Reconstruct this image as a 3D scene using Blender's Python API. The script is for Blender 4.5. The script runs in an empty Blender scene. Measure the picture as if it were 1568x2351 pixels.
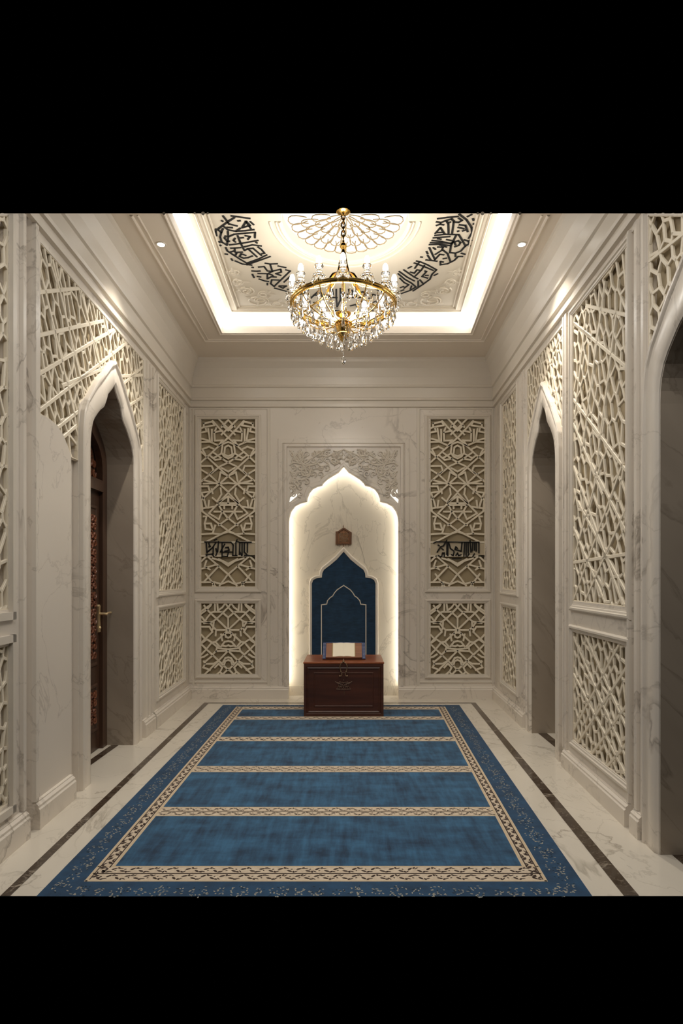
import bpy, bmesh, math, random
from mathutils import Vector, Matrix
from mathutils.geometry import delaunay_2d_cdt

scene = bpy.context.scene
COL = scene.collection
PI = math.pi

# ------------------------------------------------------------------ camera
F = 1400.0            # focal length in pixels of the 1568x2351 frame
EYE = 1.6
cam = bpy.data.cameras.new('camera')
cam.sensor_fit = 'HORIZONTAL'
cam.sensor_width = 36.0
cam.lens = F / 1568 * 36.0
cam.shift_x = -13 / 1568
cam.shift_y = 149.5 / 1568
cam.clip_start = 0.05
camo = bpy.data.objects.new('camera', cam)
COL.objects.link(camo)
camo.location = (0, 0, EYE)
camo.rotation_euler = (PI / 2, 0, 0)
scene.camera = camo

# ------------------------------------------------------------------ world, exposure
w = bpy.data.worlds.new('world')
scene.world = w
w.use_nodes = True
w.node_tree.nodes['Background'].inputs[0].default_value = (0, 0, 0, 1)
w.node_tree.nodes['Background'].inputs[1].default_value = 0.0
scene.view_settings.view_transform = 'Standard'
scene.view_settings.look = 'None'
scene.view_settings.gamma = 1.0
scene.view_settings.exposure = 0.29
scene.view_settings.use_curve_mapping = False
scene.cycles.max_bounces = 10
scene.cycles.transmission_bounces = 8
scene.cycles.transparent_max_bounces = 8
scene.cycles.caustics_refractive = False
scene.cycles.caustics_reflective = False
scene.cycles.sample_clamp_indirect = 4.0

# added unseen area fill over the unbuilt near room, in place of tray light
NEAR = 76.0
def fill_lamp(x, y, z, sx, sy, watts):
    l = bpy.data.lights.new('fill_light', 'AREA')
    l.shape = 'RECTANGLE'; l.size = sx; l.size_y = sy
    l.energy = watts; l.color = (1, .955, .89)
    o = bpy.data.objects.new('fill_light', l)
    COL.objects.link(o)
    o.location = (x, y, z)
    return o
fill_lamp(0, 1.6, 4.5, 2.8, 2.6, NEAR)

# light levels
COVE = 5.2        # LED strip of the ceiling tray
MEDAL = 1.0       # backlit flower medallion
NICHE = 15.0      # LED line behind the edge of the prayer niche
BULB = 6.0       # candle bulbs
CHAND = 84.0      # total light of the chandelier (W)
SPOT = 115.0       # each downlight (W)
DOWN = 30.0       # disc of the downlight

# ------------------------------------------------------------------ materials
def srgb(r, g, b):
    def f(c):
        c /= 255.0
        return c / 12.92 if c <= 0.04045 else ((c + 0.055) / 1.055) ** 2.4
    return (f(r), f(g), f(b), 1)

def new_mat(name, color, rough=0.5, metal=0.0, **kw):
    m = bpy.data.materials.new(name)
    m.use_nodes = True
    b = m.node_tree.nodes['Principled BSDF']
    b.inputs['Base Color'].default_value = color if len(color) == 4 else (*color, 1)
    b.inputs['Roughness'].default_value = rough
    b.inputs['Metallic'].default_value = metal
    for k, v in kw.items():
        b.inputs[k].default_value = v
    return m

def emit_mat(name, color, strength):
    m = bpy.data.materials.new(name)
    m.use_nodes = True
    nt = m.node_tree
    nt.nodes.clear()
    e = nt.nodes.new('ShaderNodeEmission')
    e.inputs[0].default_value = (*color, 1)
    e.inputs[1].default_value = strength
    o = nt.nodes.new('ShaderNodeOutputMaterial')
    nt.links.new(e.outputs[0], o.inputs[0])
    return m

def ramp(nt, src, stops):
    r = nt.nodes.new('ShaderNodeValToRGB')
    el = r.color_ramp.elements
    while len(el) > 1:
        el.remove(el[-1])
    el[0].position, el[0].color = stops[0][0], stops[0][1]
    for p, c in stops[1:]:
        e = el.new(p)
        e.color = c
    nt.links.new(src, r.inputs[0])
    return r

def g(v):
    return (v, v, v, 1)

def marble(name, base, vein, scale=0.8, amount=0.7, rough=0.22, stretch=(1, 1, 1), rot=(0.5, 0.6, 0.4), width=0.02, cloud=0.12, tex=False):
    m = bpy.data.materials.new(name)
    m.use_nodes = True
    nt = m.node_tree
    b = nt.nodes['Principled BSDF']
    geo = nt.nodes.new('ShaderNodeNewGeometry')
    mp = nt.nodes.new('ShaderNodeMapping')
    if tex: mp.vector_type = 'TEXTURE'
    mp.inputs['Rotation'].default_value = rot
    mp.inputs['Scale'].default_value = stretch
    nt.links.new(geo.outputs['Position'], mp.inputs[0])
    def vein_layer(sc, wd, dist, off):
        n = nt.nodes.new('ShaderNodeTexNoise')
        n.inputs['Scale'].default_value = sc
        n.inputs['Detail'].default_value = 7
        n.inputs['Roughness'].default_value = 0.55
        n.inputs['Distortion'].default_value = dist
        ad = nt.nodes.new('ShaderNodeVectorMath')
        ad.inputs[1].default_value = (off, off * 1.7, -off)
        nt.links.new(mp.outputs[0], ad.inputs[0])
        nt.links.new(ad.outputs[0], n.inputs['Vector'])
        return ramp(nt, n.outputs['Fac'], [(0.0, g(0)), (0.5 - wd * 2.5, g(0)), (0.5 - wd * 0.2, g(0.75)), (0.5, g(1)), (0.5 + wd, g(0)), (1.0, g(0))])
    a1 = vein_layer(scale, width, 0.9, 0.0)
    a2 = vein_layer(scale * 2.3, width * 0.7, 0.6, 3.1)
    msk = nt.nodes.new('ShaderNodeTexNoise')
    msk.inputs['Scale'].default_value = scale * 1.2
    msk.inputs['Detail'].default_value = 2
    nt.links.new(mp.outputs[0], msk.inputs['Vector'])
    mr = ramp(nt, msk.outputs['Fac'], [(0.42, g(0)), (0.62, g(1))])
    def math_n(op, x, y):
        n = nt.nodes.new('ShaderNodeMath')
        n.operation = op
        for i, v in enumerate((x, y)):
            if isinstance(v, (int, float)):
                n.inputs[i].default_value = v
            else:
                nt.links.new(v, n.inputs[i])
        return n.outputs[0]
    s = math_n('MULTIPLY', a1.outputs[0], mr.outputs[0])
    s2 = math_n('MULTIPLY', a2.outputs[0], 0.45)
    tot = math_n('MAXIMUM', s, s2)
    tot = math_n('MULTIPLY', tot, amount)
    cl = nt.nodes.new('ShaderNodeTexNoise')
    cl.inputs['Scale'].default_value = scale * 1.6
    cl.inputs['Detail'].default_value = 4
    nt.links.new(mp.outputs[0], cl.inputs['Vector'])
    cr = ramp(nt, cl.outputs['Fac'], [(0.35, g(0)), (0.75, g(1))])
    cloudf = math_n('MULTIPLY', cr.outputs[0], cloud)
    fac = math_n('MAXIMUM', tot, cloudf)
    mx = nt.nodes.new('ShaderNodeMix')
    mx.data_type = 'RGBA'
    mx.inputs[6].default_value = base
    mx.inputs[7].default_value = vein
    nt.links.new(fac, mx.inputs[0])
    nt.links.new(mx.outputs[2], b.inputs['Base Color'])
    b.inputs['Roughness'].default_value = rough
    return m

M = {}
M['wall'] = marble('white_marble', srgb(224, 215, 203), srgb(138, 127, 114), 0.75, 0.75, 0.3, width=0.010, cloud=0.10)
M['reveal'] = marble('shaded_veined_marble', srgb(166, 153, 137), srgb(84, 72, 60), 1.3, 0.8, 0.25, stretch=(3.2, 1, 1), rot=(0, 0.85, 0), width=0.022, cloud=0.35, tex=True)  # wall marble darkened to paint in the arches' shade, with stronger veins of its own
M['floor'] = marble('floor_marble', srgb(218, 210, 196), srgb(128, 116, 100), 1.1, 0.65, 0.13, stretch=(1, 0.7, 1), rot=(0, 0, 0.9), width=0.010, cloud=0.14)
M['niche'] = marble('niche_marble', srgb(222, 213, 196), srgb(124, 112, 96), 1.05, 0.8, 0.2, rot=(0.2, 0.9, 0.5), stretch=(1, 1, 0.7), width=0.012, cloud=0.14)
M['trim'] = new_mat('carved_white_stone', srgb(216, 207, 194), 0.35)
M['screen'] = new_mat('screen_stone', srgb(232, 221, 200), 0.5)
M['backing'] = new_mat('screen_backing', srgb(170, 154, 124), 0.7)  # toned darker than the marble, painting the shade inside the screen holes
M['plate'] = new_mat('screen_plate', srgb(196, 182, 156), 0.6)
M['plaster'] = new_mat('ceiling_plaster', srgb(226, 215, 201), 0.6)
M['tray'] = new_mat('tray_plaster', srgb(222, 211, 192), 0.6)
M['dark_strip'] = marble('dark_marble', srgb(56, 42, 32), srgb(190, 178, 160), 3.0, 0.75, 0.12, rot=(0, 0, 0.5), stretch=(1, 2, 1), width=0.008, cloud=0.1)
M['black'] = new_mat('black_lettering', srgb(16, 14, 13), 0.8)
M['gold'] = new_mat('polished_brass', (0.78, 0.50, 0.14, 1), 0.22, 1.0)
M['wire'] = new_mat('dull_brass_wire', (0.34, 0.24, 0.12, 1), 0.5, 0.2)
M['bronze'] = new_mat('aged_bronze', (0.30, 0.20, 0.12, 1), 0.45, 0.8)
M['glass'] = new_mat('crystal_glass', (1, 1, 1, 1), 0.02, 0.0, **{'Transmission Weight': 1.0, 'IOR': 1.5})
M['bulb'] = emit_mat('bulb_glow', (1.0, 0.93, 0.80), BULB)
M['cove'] = emit_mat('cove_led', (1.0, 0.965, 0.90), COVE)
M['medal'] = emit_mat('medallion_glow', (1.0, 0.955, 0.84), MEDAL)
M['led'] = emit_mat('niche_led', (1.0, 0.95, 0.83), NICHE)
M['down'] = emit_mat('downlight_glow', (1.0, 0.95, 0.86), DOWN)
M['paper'] = new_mat('book_paper', srgb(236, 226, 204), 0.7)
M['gilt'] = new_mat('gilt_page_edge', (0.35, 0.27, 0.12, 1), 0.4, 0.4)
M['bluecloth'] = new_mat('blue_patterned_cloth', srgb(44, 60, 98), 0.85)
M['whitedot'] = new_mat('pale_pattern', srgb(160, 165, 185), 0.8)

def wood(name, c1, c2, scale, rough, axis=0):
    m = bpy.data.materials.new(name)
    m.use_nodes = True
    nt = m.node_tree
    b = nt.nodes['Principled BSDF']
    geo = nt.nodes.new('ShaderNodeNewGeometry')
    mp = nt.nodes.new('ShaderNodeMapping')
    s = [14, 14, 14]
    s[axis] = 1.2
    mp.inputs['Scale'].default_value = s
    nt.links.new(geo.outputs['Position'], mp.inputs[0])
    n = nt.nodes.new('ShaderNodeTexNoise')
    n.inputs['Scale'].default_value = scale
    n.inputs['Detail'].default_value = 6
    n.inputs['Distortion'].default_value = 0.6
    nt.links.new(mp.outputs[0], n.inputs['Vector'])
    r = ramp(nt, n.outputs['Fac'], [(0.3, c1), (0.7, c2)])
    nt.links.new(r.outputs[0], b.inputs['Base Color'])
    b.inputs['Roughness'].default_value = rough
    return m
M['mahogany'] = wood('mahogany', srgb(52, 26, 17), srgb(78, 42, 28), 1.0, 0.42)
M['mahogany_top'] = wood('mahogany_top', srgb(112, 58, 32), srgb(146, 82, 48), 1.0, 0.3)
M['board'] = wood('book_board', srgb(120, 78, 56), srgb(150, 102, 74), 1.2, 0.4)
M['walnut'] = wood('walnut_door', srgb(60, 42, 32), srgb(84, 60, 46), 1.0, 0.35, 2)
M['emblem'] = new_mat('dark_bronze', (0.13, 0.08, 0.055, 1), 0.5, 0.6)
M['handle'] = new_mat('satin_brass', (0.80, 0.62, 0.36, 1), 0.42, 0.75)
M['carve'] = wood('red_carving', srgb(92, 50, 32), srgb(124, 72, 46), 2.0, 0.4, 2)
M['gilded_wood'] = wood('gilded_wood', srgb(84, 50, 22), srgb(116, 74, 36), 2.0, 0.4, 2)

M['plaque'] = wood('plaque_panel', srgb(140, 92, 54), srgb(176, 124, 78), 2.0, 0.4, 2)
def cloth(name, c1, c2, stretch, scale, rough=0.95, c3=None, sheen=0.1):
    m = bpy.data.materials.new(name)
    m.use_nodes = True
    nt = m.node_tree
    b = nt.nodes['Principled BSDF']
    geo = nt.nodes.new('ShaderNodeNewGeometry')
    def layer(st, sc, det):
        mp = nt.nodes.new('ShaderNodeMapping')
        mp.inputs['Scale'].default_value = st
        nt.links.new(geo.outputs['Position'], mp.inputs[0])
        n = nt.nodes.new('ShaderNodeTexNoise')
        n.inputs['Scale'].default_value = sc
        n.inputs['Detail'].default_value = det
        n.inputs['Roughness'].default_value = 0.65
        nt.links.new(mp.outputs[0], n.inputs['Vector'])
        return n.outputs['Fac']
    a = layer(stretch[0], scale, 6)
    c = layer(stretch[1], scale * 1.3, 6)
    mx = nt.nodes.new('ShaderNodeMath')
    mx.operation = 'ADD'
    nt.links.new(a, mx.inputs[0]); nt.links.new(c, mx.inputs[1])
    hf = nt.nodes.new('ShaderNodeMath')
    hf.operation = 'MULTIPLY'
    hf.inputs[1].default_value = 0.5
    nt.links.new(mx.outputs[0], hf.inputs[0])
    r = ramp(nt, hf.outputs[0], [(0.37, c1), (0.62, c2)])
    nt.links.new(r.outputs[0], b.inputs['Base Color'])
    b.inputs['Roughness'].default_value = rough
    b.inputs['Sheen Weight'].default_value = sheen
    b.inputs['Sheen Roughness'].default_value = 0.5
    f = nt.nodes.new('ShaderNodeTexNoise')
    f.inputs['Scale'].default_value = 260
    bp = nt.nodes.new('ShaderNodeBump')
    bp.inputs['Strength'].default_value = 0.25
    bp.inputs['Distance'].default_value = 0.002
    nt.links.new(geo.outputs['Position'], f.inputs['Vector'])
    nt.links.new(f.outputs['Fac'], bp.inputs['Height'])
    nt.links.new(bp.outputs[0], b.inputs['Normal'])
    return m
M['rug_field'] = cloth('rug_blue_field', srgb(13, 44, 70), srgb(48, 96, 132), ((1.2, 2.6, 1), (5.0, 0.7, 1)), 2.6)
M['rug_border'] = cloth('rug_blue_border', srgb(18, 50, 78), srgb(28, 70, 104), ((1, 1, 1), (2, 2, 1)), 5.0)
M['rug_beige'] = cloth('rug_beige_band', srgb(188, 170, 148), srgb(212, 196, 174), ((1, 1, 1), (2, 2, 1)), 20.0)
M['rug_line'] = new_mat('rug_tan_line', srgb(198, 178, 148), 0.95)
M['rug_vine'] = new_mat('rug_dark_vine', srgb(58, 44, 38), 0.95)
M['rug_flower'] = new_mat('rug_muted_gold_flower', srgb(150, 148, 138), 0.95)
M['rug_flower_dark'] = new_mat('rug_dark_flower', srgb(26, 44, 58), 0.95)  # dark flecks of the border's flower pattern
M['panel_blue'] = cloth('niche_blue_cloth', srgb(20, 44, 66), srgb(32, 62, 90), ((1, 1, 1), (1, 1, 6)), 8.0)

# ------------------------------------------------------------------ object helpers
def tag(o, label=None, cat=None, group=None, kind=None):
    if label: o['label'] = label
    if cat: o['category'] = cat
    if group: o['group'] = group
    if kind: o['kind'] = kind
    return o

ORI = {}
def thing(name, loc, label, cat, group=None):
    o = bpy.data.objects.new(name, None)
    o.empty_display_size = 0.1
    COL.objects.link(o)
    o.location = loc
    ORI[o.name] = Vector(loc)
    tag(o, label, cat, group)
    return o

class MB:
    def __init__(self):
        self.v, self.f, self.m = [], [], []
    def add(self, vs, fs, mi=0):
        b = len(self.v)
        self.v += [tuple(p) for p in vs]
        for f in fs:
            self.f.append(tuple(b + i for i in f))
            self.m.append(mi)
    def quad(self, a, b, c, d, mi=0):
        self.add([a, b, c, d], [(0, 1, 2, 3)], mi)
    def box(self, x0, x1, y0, y1, z0, z1, mi=0, mp=None):
        p = [(x, y, z) for x in (x0, x1) for y in (y0, y1) for z in (z0, z1)]
        if mp: p = [mp(*q) for q in p]
        self.add(p, [(0, 1, 3, 2), (4, 6, 7, 5), (0, 4, 5, 1), (2, 3, 7, 6), (0, 2, 6, 4), (1, 5, 7, 3)], mi)
    def prism(self, mp, poly, o0, o1, mi=0):
        n = len(poly)
        vs = [mp(u, z, o0) for u, z in poly] + [mp(u, z, o1) for u, z in poly]
        fs = [tuple(range(n)), tuple(range(2 * n - 1, n - 1, -1))]
        fs += [(i, (i + 1) % n, n + (i + 1) % n, n + i) for i in range(n)]
        self.add(vs, fs, mi)
    def strip(self, rows, closed=False, mi=0):
        n = len(rows[0])
        vs = [p for r in rows for p in r]
        fs = []
        for j in range(len(rows) - 1):
            for i in range(n if closed else n - 1):
                i2 = (i + 1) % n
                fs.append((j * n + i, j * n + i2, (j + 1) * n + i2, (j + 1) * n + i))
        self.add(vs, fs, mi)
    def bar(self, mp, p, q, wd, o0, o1, mi=0, ext=0.4):
        dx, dz = q[0] - p[0], q[1] - p[1]
        L = math.hypot(dx, dz)
        if L < 1e-5: return
        dx /= L; dz /= L
        p = (p[0] - dx * wd * ext, p[1] - dz * wd * ext); q = (q[0] + dx * wd * ext, q[1] + dz * wd * ext)
        nx, nz = -dz, dx
        h, t = wd / 2, wd * 0.38
        om = o1 - (o1 - o0) * 0.22
        def sec(a):
            return [mp(a[0] - nx * h, a[1] - nz * h, o0), mp(a[0] - nx * h, a[1] - nz * h, om), mp(a[0] - nx * t, a[1] - nz * t, o1),
                    mp(a[0] + nx * t, a[1] + nz * t, o1), mp(a[0] + nx * h, a[1] + nz * h, om), mp(a[0] + nx * h, a[1] + nz * h, o0)]
        vs = sec(p) + sec(q)
        fs = [(i, (i + 1) % 6, 6 + (i + 1) % 6, 6 + i) for i in range(6)] + [(5, 4, 3, 2, 1, 0), (6, 7, 8, 9, 10, 11)]
        self.add(vs, fs, mi)
    def flat(self, mp, pts, wd, o0, o1, mi=0):
        for a, b in zip(pts, pts[1:]):
            self.bar(mp, a, b, wd, o0, o1, mi, 0.3)
    def tube(self, pts, r, n=8, mi=0, closed=False):
        pts = [Vector(p) for p in pts]
        rows = []
        N = len(pts)
        rad = r if callable(r) else (lambda t: r)
        up0 = None
        for i, p in enumerate(pts):
            if closed:
                t = pts[(i + 1) % N] - pts[i - 1]
            else:
                t = pts[min(i + 1, N - 1)] - pts[max(i - 1, 0)]
            if t.length < 1e-9: t = Vector((0, 0, 1))
            t.normalize()
            if up0 is None:
                up0 = Vector((0, 0, 1)) if abs(t.z) < 0.9 else Vector((1, 0, 0))
            a = t.cross(up0)
            if a.length < 1e-4: a = t.cross(Vector((0, 1, 0)))
            a.normalize()
            b = a.cross(t).normalized()
            up0 = b
            rr = rad(i / max(1, N - 1))
            rows.append([p + (a * math.cos(2 * PI * k / n) + b * math.sin(2 * PI * k / n)) * rr for k in range(n)])
        if closed: rows.append(rows[0])
        self.strip(rows, True, mi)
        if not closed:
            self.add(rows[0], [tuple(range(n))], mi)
            self.add(rows[-1], [tuple(range(n - 1, -1, -1))], mi)
    def lathe(self, prof, n=12, c=(0, 0, 0), mi=0):
        rows = [[(c[0] + r * math.cos(2 * PI * k / n), c[1] + r * math.sin(2 * PI * k / n), c[2] + z) for k in range(n)] for r, z in prof]
        self.strip(rows, True, mi)
    def ball(self, c, r, n=8, mi=0, sz=1.0):
        self.lathe([(max(1e-4, r * math.sin(PI * i / 6)), -sz * r * math.cos(PI * i / 6)) for i in range(7)], n, c, mi)
    def build(self, name, mats, parent=None, smooth=False, recalc=True):
        me = bpy.data.meshes.new(name)
        off = Vector((0, 0, 0))
        if parent is not None: off = ORI.get(parent.name, off)
        me.from_pydata([tuple(Vector(p) - off) for p in self.v], [], self.f)
        if not isinstance(mats, (list, tuple)): mats = [mats]
        for mm in mats: me.materials.append(mm)
        me.polygons.foreach_set('material_index', self.m)
        if recalc or smooth:
            bm = bmesh.new(); bm.from_mesh(me)
            if smooth: bmesh.ops.remove_doubles(bm, verts=bm.verts, dist=1e-6)
            bmesh.ops.recalc_face_normals(bm, faces=bm.faces)
            bm.to_mesh(me); bm.free()
        if smooth:
            me.polygons.foreach_set('use_smooth', [True] * len(me.polygons))
            me.set_sharp_from_angle(angle=math.radians(38))
        me.update()
        o = bpy.data.objects.new(name, me)
        COL.objects.link(o)
        if parent is not None:
            o.parent = parent
            ORI[o.name] = off
        return o

def struct(mb, name, mats, smooth=False, parent=None, recalc=False):
    o = mb.build(name, mats, parent, smooth, recalc)
    if parent is None: o['kind'] = 'structure'
    return o

def interp(pts):
    def f(u):
        if u <= pts[0][0]: return pts[0][1]
        for (a, b), (c, d) in zip(pts, pts[1:]):
            if u <= c:
                return b + (d - b) * (u - a) / (c - a) if c > a else d
        return pts[-1][1]
    f.us = [p[0] for p in pts]
    return f

# ------------------------------------------------------------------ the room's frames
YB = 8.06
def XL(y): return -2.09 + 0.024 * (YB - y)
def XR(y): return 1.95 - 0.032 * (YB - y)
def WL(u, z, o): return (XL(u) + o, u, z)
def WR(u, z, o): return (XR(u) - o, u, z)
def WB(u, z, o): return (u, YB - o, z)
ZS, ZT = 4.45, 4.65                 # soffit and tray heights
def WS(u, v, o): return (u, v, ZS - o)
def WT(u, v, o): return (u, v, ZT - o)
SLOPE = 835 / F                     # the room is built up to a sloping section line towards the viewer
def ztop(u): return min(ZS, EYE + SLOPE * u)

class Void:
    def __init__(s, u0, u1, lo, hi, depth, back=True, mi_side=0, mi_back=0):
        s.u0, s.u1, s.depth, s.back, s.ms, s.mb = u0, u1, depth, back, mi_side, mi_back
        s.lo = lo if callable(lo) else (lambda u, c=lo: c)
        s.hi = hi if callable(hi) else (lambda u, c=hi: c)
        s.us = [u0, u1] + [q for f in (lo, hi) if hasattr(f, 'us') for q in f.us if u0 < q < u1]

def wall(mb, mp, u0, u1, z0, top, voids, mi=0):
    us = sorted(set([u0, u1] + [round(q, 5) for v in voids for q in v.us if u0 <= q <= u1]))
    topf = top if callable(top) else (lambda u: top)
    if hasattr(top, 'us'): us = sorted(set(us + [q for q in top.us if u0 < q < u1]))
    z0f = z0 if callable(z0) else (lambda u: z0)
    E = 1e-6
    for a, b in zip(us, us[1:]):
        if b - a < 1e-5: continue
        act = sorted([v for v in voids if v.u0 < (a + b) / 2 < v.u1], key=lambda v: v.lo((a + b) / 2))
        ca, cb = z0f(a), z0f(b)
        for v in act:
            la, lb, ha, hb = v.lo(a + E), v.lo(b - E), v.hi(a + E), v.hi(b - E)
            if la > ca + 1e-5 or lb > cb + 1e-5:
                mb.quad(mp(a, ca, 0), mp(b, cb, 0), mp(b, lb, 0), mp(a, la, 0), mi)
                if v.depth: mb.quad(mp(a, la, 0), mp(b, lb, 0), mp(b, lb, -v.depth), mp(a, la, -v.depth), v.ms)
            if v.depth and (ha < topf(a) - 1e-5 or hb < topf(b) - 1e-5):
                mb.quad(mp(a, ha, 0), mp(b, hb, 0), mp(b, hb, -v.depth), mp(a, ha, -v.depth), v.ms)
            if v.back:
                mb.quad(mp(a, la, -v.depth), mp(b, lb, -v.depth), mp(b, hb, -v.depth), mp(a, ha, -v.depth), v.mb)
            ca, cb = ha, hb
        if ca < topf(a) - 1e-5 or cb < topf(b) - 1e-5:
            mb.quad(mp(a, ca, 0), mp(b, cb, 0), mp(b, topf(b), 0), mp(a, topf(a), 0), mi)
    for v in voids:
        for u in (v.u0, v.u1) if v.depth else ():
            if u0 < u < u1:
                e = E if u == v.u0 else -E
                l, h = v.lo(u + e), v.hi(u + e)
                if h - l > 1e-4:
                    mb.quad(mp(u, l, 0), mp(u, h, 0), mp(u, h, -v.depth), mp(u, l, -v.depth), v.ms)

def rectframe(mb, mp, u0, u1, z0, z1, prof, mi=0):
    rows = []
    for d, o in prof:
        rows.append([mp(u0 + d, z0 + d, o), mp(u1 - d, z0 + d, o), mp(u1 - d, z1 - d, o), mp(u0 + d, z1 - d, o)])
    mb.strip(rows, True, mi)

# ------------------------------------------------------------------ arch shapes
INNER = [(0, .66), (.036, .617), (.093, .572), (.14, .540), (.173, .505), (.193, .46), (.215, .42), (.25, .393), (.31, .36), (.366, .317), (.43, .262), (.476, .21), (.51, .14), (.526, .07), (.53, 0)]
OUTER = [(0, .87), (.04, .845), (.1, .82), (.25, .69), (.4, .58), (.52, .46), (.62, .36), (.68, .26), (.705, .13), (.71, 0)]
SPR = 2.60
def arch(cu, half, sc, prof=INNER):
    r = [(cu - x * sc, SPR + z) for x, z in reversed(prof)] + [(cu + x * sc, SPR + z) for x, z in prof[1:]]
    r[0] = (r[0][0], SPR); r[-1] = (r[-1][0], SPR)
    return r
LC, LS = 5.276, 1.0         # doorway arch in the left wall
RC, RS = 5.833, 0.783       # far arch in the right wall
NC, NS = 2.983, 1.0         # near arch in the right wall

def arch_open(c, s, depth, **k):
    pts = arch(c, 0, s)
    return Void(pts[0][0], pts[-1][0], 0.0, interp(pts), depth, **k)

# ------------------------------------------------------------------ floor
mb = MB()
mb.quad((-2.6, 3.06, 0), (2.6, 3.06, 0), (2.6, 8.5, 0), (-2.6, 8.5, 0))
mb.prism(lambda y, z, x: (x, y, z), [(3.06, -.001), (8.5, -.001), (8.5, -.1), (3.5, -.1)], -2.6, 2.6)
struct(mb, 'floor', M['floor'])

def strip_floor(pts, name):
    mb = MB()
    n = len(pts) // 2
    z = 0.002
    for i in range(len(pts) - 1):
        (a, b), (c, d) = pts[i], pts[i + 1]
        mb.quad((*a, z), (*b, z), (*d, z), (*c, z))
    return struct(mb, name, M['dark_strip'])
# dark inlay: left run, back run, right run
strip_floor([((-1.74, 3.06), (-1.69, 3.06)), ((-1.82, 7.775), (-1.755, 7.72)), ((1.635, 7.775), (1.57, 7.72)), ((1.465, 3.06), (1.388, 3.06))], 'trim_1')
strip_floor([((-2.255, 4.75), (-2.185, 4.75)), ((-2.245, 5.80), (-2.175, 5.80))], 'trim_2')
strip_floor([((1.955, 5.42), (2.045, 5.42)), ((1.955, 6.245), (2.045, 6.245))], 'trim_3')
strip_floor([((1.87, 3.06), (1.96, 3.06)), ((1.87, 3.51), (1.96, 3.51))], 'trim_4')

# ------------------------------------------------------------------ walls
DEP = 0.055
# left wall
LSP = interp([(3.96, 2.66), (4.10, 2.66), (4.20, 2.645), (4.30, 2.60), (4.38, 2.53), (4.43, 2.472), (4.55, 2.472), (4.558, 2.86), (4.575, 2.90)] +
             [(LC - x, SPR + z) for x, z in reversed(OUTER) if x < 0.66] + [(LC + x, SPR + z) for x, z in OUTER[1:7]] +
             [(5.965, 2.88), (6.01, 2.78), (6.05, 2.64), (6.126, 2.66)])
def sub_hi(z): return lambda u: min(z, ztop(u) - 0.012)
lv_near_up = Void(3.05, 3.572, 1.41, sub_hi(3.775), DEP, True, 0, 1)
lv_near_lo = Void(3.05, 3.572, 0.27, 1.20, DEP, True, 0, 1)
lv_groove = Void(3.745, 3.850, 0.0, lambda u: ztop(u) - 0.005, 0.035)
lv_groove2 = Void(4.425, 4.55, 0.0, 2.470, 0.04)
lv_sp = Void(3.96, 6.126, LSP, 3.775, DEP, True, 0, 1)
lv_far_up = Void(6.63, 7.755, 1.45, 3.75, DEP, True, 0, 1)
lv_far_lo = Void(6.63, 7.755, 0.305, 1.235, DEP, True, 0, 1)
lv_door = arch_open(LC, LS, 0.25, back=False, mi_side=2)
mb = MB()
top_l = lambda u: ztop(u)
top_l.us = [(ZS - EYE) / SLOPE]
wall(mb, WL, 3.07, YB + 0.0, 0.0, top_l, [lv_near_up, lv_near_lo, lv_groove, lv_groove2, lv_sp, lv_far_up, lv_far_lo, lv_door])
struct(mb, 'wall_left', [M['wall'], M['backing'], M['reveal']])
# right wall
def RSPf():
    o = [(RC - x * RS, SPR + z) for x, z in reversed(OUTER)] + [(RC + x * RS, SPR + z) for x, z in OUTER[1:]]
    o[0] = (o[0][0], SPR + .08); o[-1] = (o[-1][0], SPR + .08)
    return interp([(5.245, 2.70)] + o + [(6.434, 2.70)])
RSP = RSPf()
NSP = interp([(NC + x * NS, SPR + z) for x, z in OUTER if x > 0.24])
rv_far_up = Void(6.86, 7.61, 1.45, 3.75, DEP, True, 0, 1)
rv_far_lo = Void(6.86, 7.61, 0.305, 1.235, DEP, True, 0, 1)
rv_sp = Void(5.25, 6.434, RSP, 3.775, DEP, True, 0, 1)
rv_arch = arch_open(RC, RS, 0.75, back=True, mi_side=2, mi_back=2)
rv_up = Void(3.994, 5.006, 1.405, 3.775, DEP, True, 0, 1)
rv_lo = Void(3.994, 5.006, 0.26, 1.155, DEP, True, 0, 1)
rv_gr = Void(3.835, 3.895, 0.0, 3.80, 0.03)
rv_nsp = Void(3.105, 3.672, NSP, sub_hi(3.775), DEP, True, 0, 1)
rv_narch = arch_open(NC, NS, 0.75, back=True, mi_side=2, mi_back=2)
mb = MB()
wall(mb, WR, 3.11, YB, 0.0, top_l, [rv_far_up, rv_far_lo, rv_sp, rv_arch, rv_up, rv_lo, rv_gr, rv_nsp, rv_narch])
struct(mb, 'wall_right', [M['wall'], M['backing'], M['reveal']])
# back wall
k = 173.7
def bx(px): return (px - 797) / k
def bz(py): return EYE + (1325 - py) / k
MIH = [(663, 1200), (664, 1188), (668, 1174), (677, 1162), (690, 1155), (705, 1151.5), (706, 1143), (710, 1132), (717, 1123), (728, 1117), (740, 1114), (743, 1108), (753, 1099), (766, 1091), (778, 1084), (789, 1071)]
mihl = [(bx(x), bz(y)) for x, y in MIH]
mc = bx(789)
mih = mihl + [(2 * mc - x, z) for x, z in reversed(mihl[:-1])]
mv = Void(mih[0][0], mih[-1][0], 0.0, interp(mih), 0.07, back=False)
bl, br = (bx(460.5), bx(586.5)), (bx(988), bx(1113.5))
bvoids = [mv]
for (a, b) in (bl, br):
    bvoids += [Void(a, b, 1.47, 3.70, DEP, True, 0, 1), Void(a, b, 0.305, 1.255, DEP, True, 0, 1)]
mb = MB()
wall(mb, WB, -2.2, 2.1, 0.0, ZS, bvoids)
struct(mb, 'wall_back', [M['wall'], M['backing']])
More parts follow.
